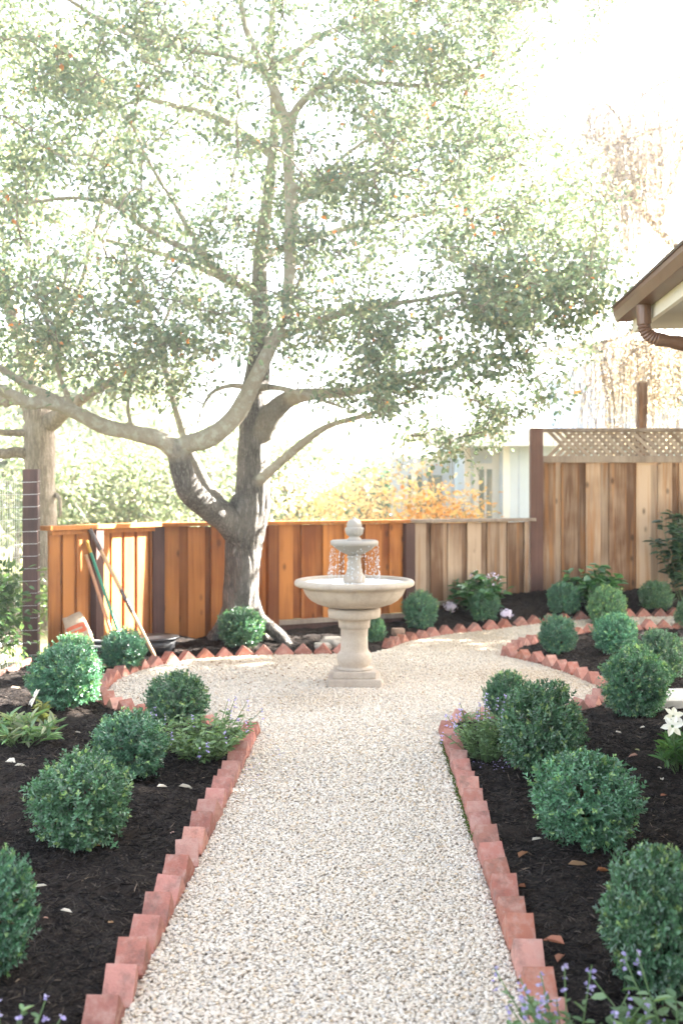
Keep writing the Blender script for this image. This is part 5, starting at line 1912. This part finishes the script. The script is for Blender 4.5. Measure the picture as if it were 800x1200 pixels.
BR, TAN, CR = (0.30, 0.12, 0.06), (0.45, 0.28, 0.16), (0.72, 0.66, 0.56)
for px, py, s, c, lab, rz in [
    (612, 1008, 0.07, (0.42, 0.21, 0.11), 'curled tan leaf beside the right brick row', 0.9),
    (677, 1022, 0.085, TAN, 'long tan leaf lying below the light green boxwood', 0.1),
    (706, 1034, 0.06, (0.34, 0.14, 0.06), 'rusty brown leaf under the light green boxwood', 0.3),
    (610, 1044, 0.05, BR, 'dark red leaf behind the right brick row, farther of two', 2.2),
    (648, 1112, 0.085, (0.36, 0.15, 0.09), 'reddish dry frond by the nearest right bricks', 2.4),
    (656, 1131, 0.07, (0.40, 0.19, 0.12), 'second reddish dry frond nearest the right bricks', 1.1),
    (775, 920, 0.05, CR, 'pointed white petal on the mulch below the right lily', 1.4),
    (772, 905, 0.03, CR, 'tiny white petal below the right lily', 0.4),
    (724, 870, 0.04, CR, 'white petal between the big boxwood and the lily', 0.3),
    (752, 858, 0.035, CR, 'pale petal left of the right lily bloom', 2.6),
    (741, 893, 0.055, (0.42, 0.24, 0.17), 'pinkish brown leaf in the open mulch at the right', 2.8),
    (746, 888, 0.035, (0.42, 0.42, 0.22), 'yellowish leaf in the open mulch at the right', 0.4),
    (777, 934, 0.045, (0.40, 0.17, 0.10), 'small brown leaf near the right edge', 0.5),
    (48, 1048, 0.045, CR, 'slim white petal beside the left front boxwood', 0.7),
    (78, 1081, 0.042, CR, 'cream petal in the middle of the left bed', 0.15),
    (130, 1087, 0.03, (0.58, 0.36, 0.20), 'orange tan leaf near the left bricks', 1.2),
    (54, 1087, 0.02, (0.52, 0.30, 0.22), 'tiny pink petal in the left bed', 0.0),
    (218, 925, 0.075, CR, 'long pale petal behind the left bricks', 0.2),
    (190, 931, 0.055, CR, 'short pale petal right of the broad left boxwood', 0.6),
    (202, 1000 - 20, 0.03, (0.62, 0.42, 0.36), 'pinkish petal by the left brick row', 1.2),
    (112, 922 + 78, 0.05, (0.44, 0.22, 0.10), 'orange brown leaf under the broad left boxwood', 0.8),
    (12, 905, 0.09, CR, 'crumpled white leaf below the sunlit lily clump', 2.6),
    (24, 911, 0.06, CR, 'torn white leaf beside the crumpled one', 0.3),
    (20, 812, 0.12, (0.50, 0.40, 0.30), 'flat tan leaf in the sun at the far left', 0.1),
    (92, 868, 0.04, CR, 'white petal in the sunlit mulch', 0.0),
    (628, 985, 0.05, CR, 'yellowish white petal at the foot of the light green boxwood', 0.5),
]:
    fallen(px, py, s, c, lab, rz)
# dry leaf litter blown over the gravel circle
n = 420
px = np.concatenate([rng.normal(300, 60, 260), rng.uniform(150, 660, 160)])
py = np.concatenate([rng.normal(785, 16, 260), rng.uniform(745, 850, 160)])
P = []
for a_, b_ in zip(px, py):
    if b_ < 740: continue
    q = gnd(a_, b_)
    if float(sdist([q.x], [q.y])[0]) < -0.04:
        P.append((q.x, q.y, q.z + 0.014))
P = np.array(P)
n = len(P)
o = link('leaf_litter', leaf_mesh('leaf_litter', P, rdir(n) * np.array([1, 1, 0.25]), np.tile([0, 0, 1.0], (n, 1)) + rng.normal(0, .35, (n, 3)), rng.uniform(0.012, 0.04, n), rng.uniform(0.006, 0.016, n), palette([(0.16, 0.09, 0.05), (0.26, 0.16, 0.09), (0.36, 0.24, 0.14)], [2, 2, 1], n)), M_PETAL)
tag(o, 'small dry brown leaves scattered over the gravel circle', 'leaves', None, 'stuff')
# lavender petals dropped on the gravel and mulch
n = 90
px = np.concatenate([rng.normal(575, 22, 45), rng.normal(300, 22, 45)])
py = np.concatenate([rng.normal(902, 5, 45), rng.normal(905, 18, 45)])
P = []
for a_, b_ in zip(px, py):
    q = gnd(a_, b_)
    s_ = float(sdist([q.x], [q.y])[0])
    if -0.6 < s_ < -0.02 or s_ > 0.13:
        P.append((q.x, q.y, (soil_z(q.x, q.y) if s_ > 0 else 0.012) + 0.008))
P = np.array(P)
n = len(P)
o = link('fallen_petals', leaf_mesh('fallen_petals', P, rdir(n) * np.array([1, 1, 0.2]), np.tile([0, 0, 1.0], (n, 1)) + rng.normal(0, .3, (n, 3)), rng.uniform(0.008, 0.018, n), rng.uniform(0.005, 0.009, n), palette(LAV, [1, 1, 1], n)), M_PETAL)
tag(o, 'scattered lavender petals below the two lavender clumps', 'petals', None, 'stuff')

# ------------------------------------------------------------------ thin haze volume, added for the look of veiling glare
HZ = 0.0016
t = NT('glare_haze')
pv = t.n('ShaderNodeVolumePrincipled')
pv.inputs['Color'].default_value = (0.94, 0.95, 0.96, 1)
pv.inputs['Density'].default_value = HZ
pv.inputs['Anisotropy'].default_value = 0.3
t.t.links.new(pv.outputs[0], t.out.inputs['Volume'])
mb = MB()
mb.box((0, 25, 5.5), (90, 70, 13.2))
o = mb.build('haze', t.m)
tag(o, 'thin haze added to imitate veiling glare', 'haze', None, 'stuff')
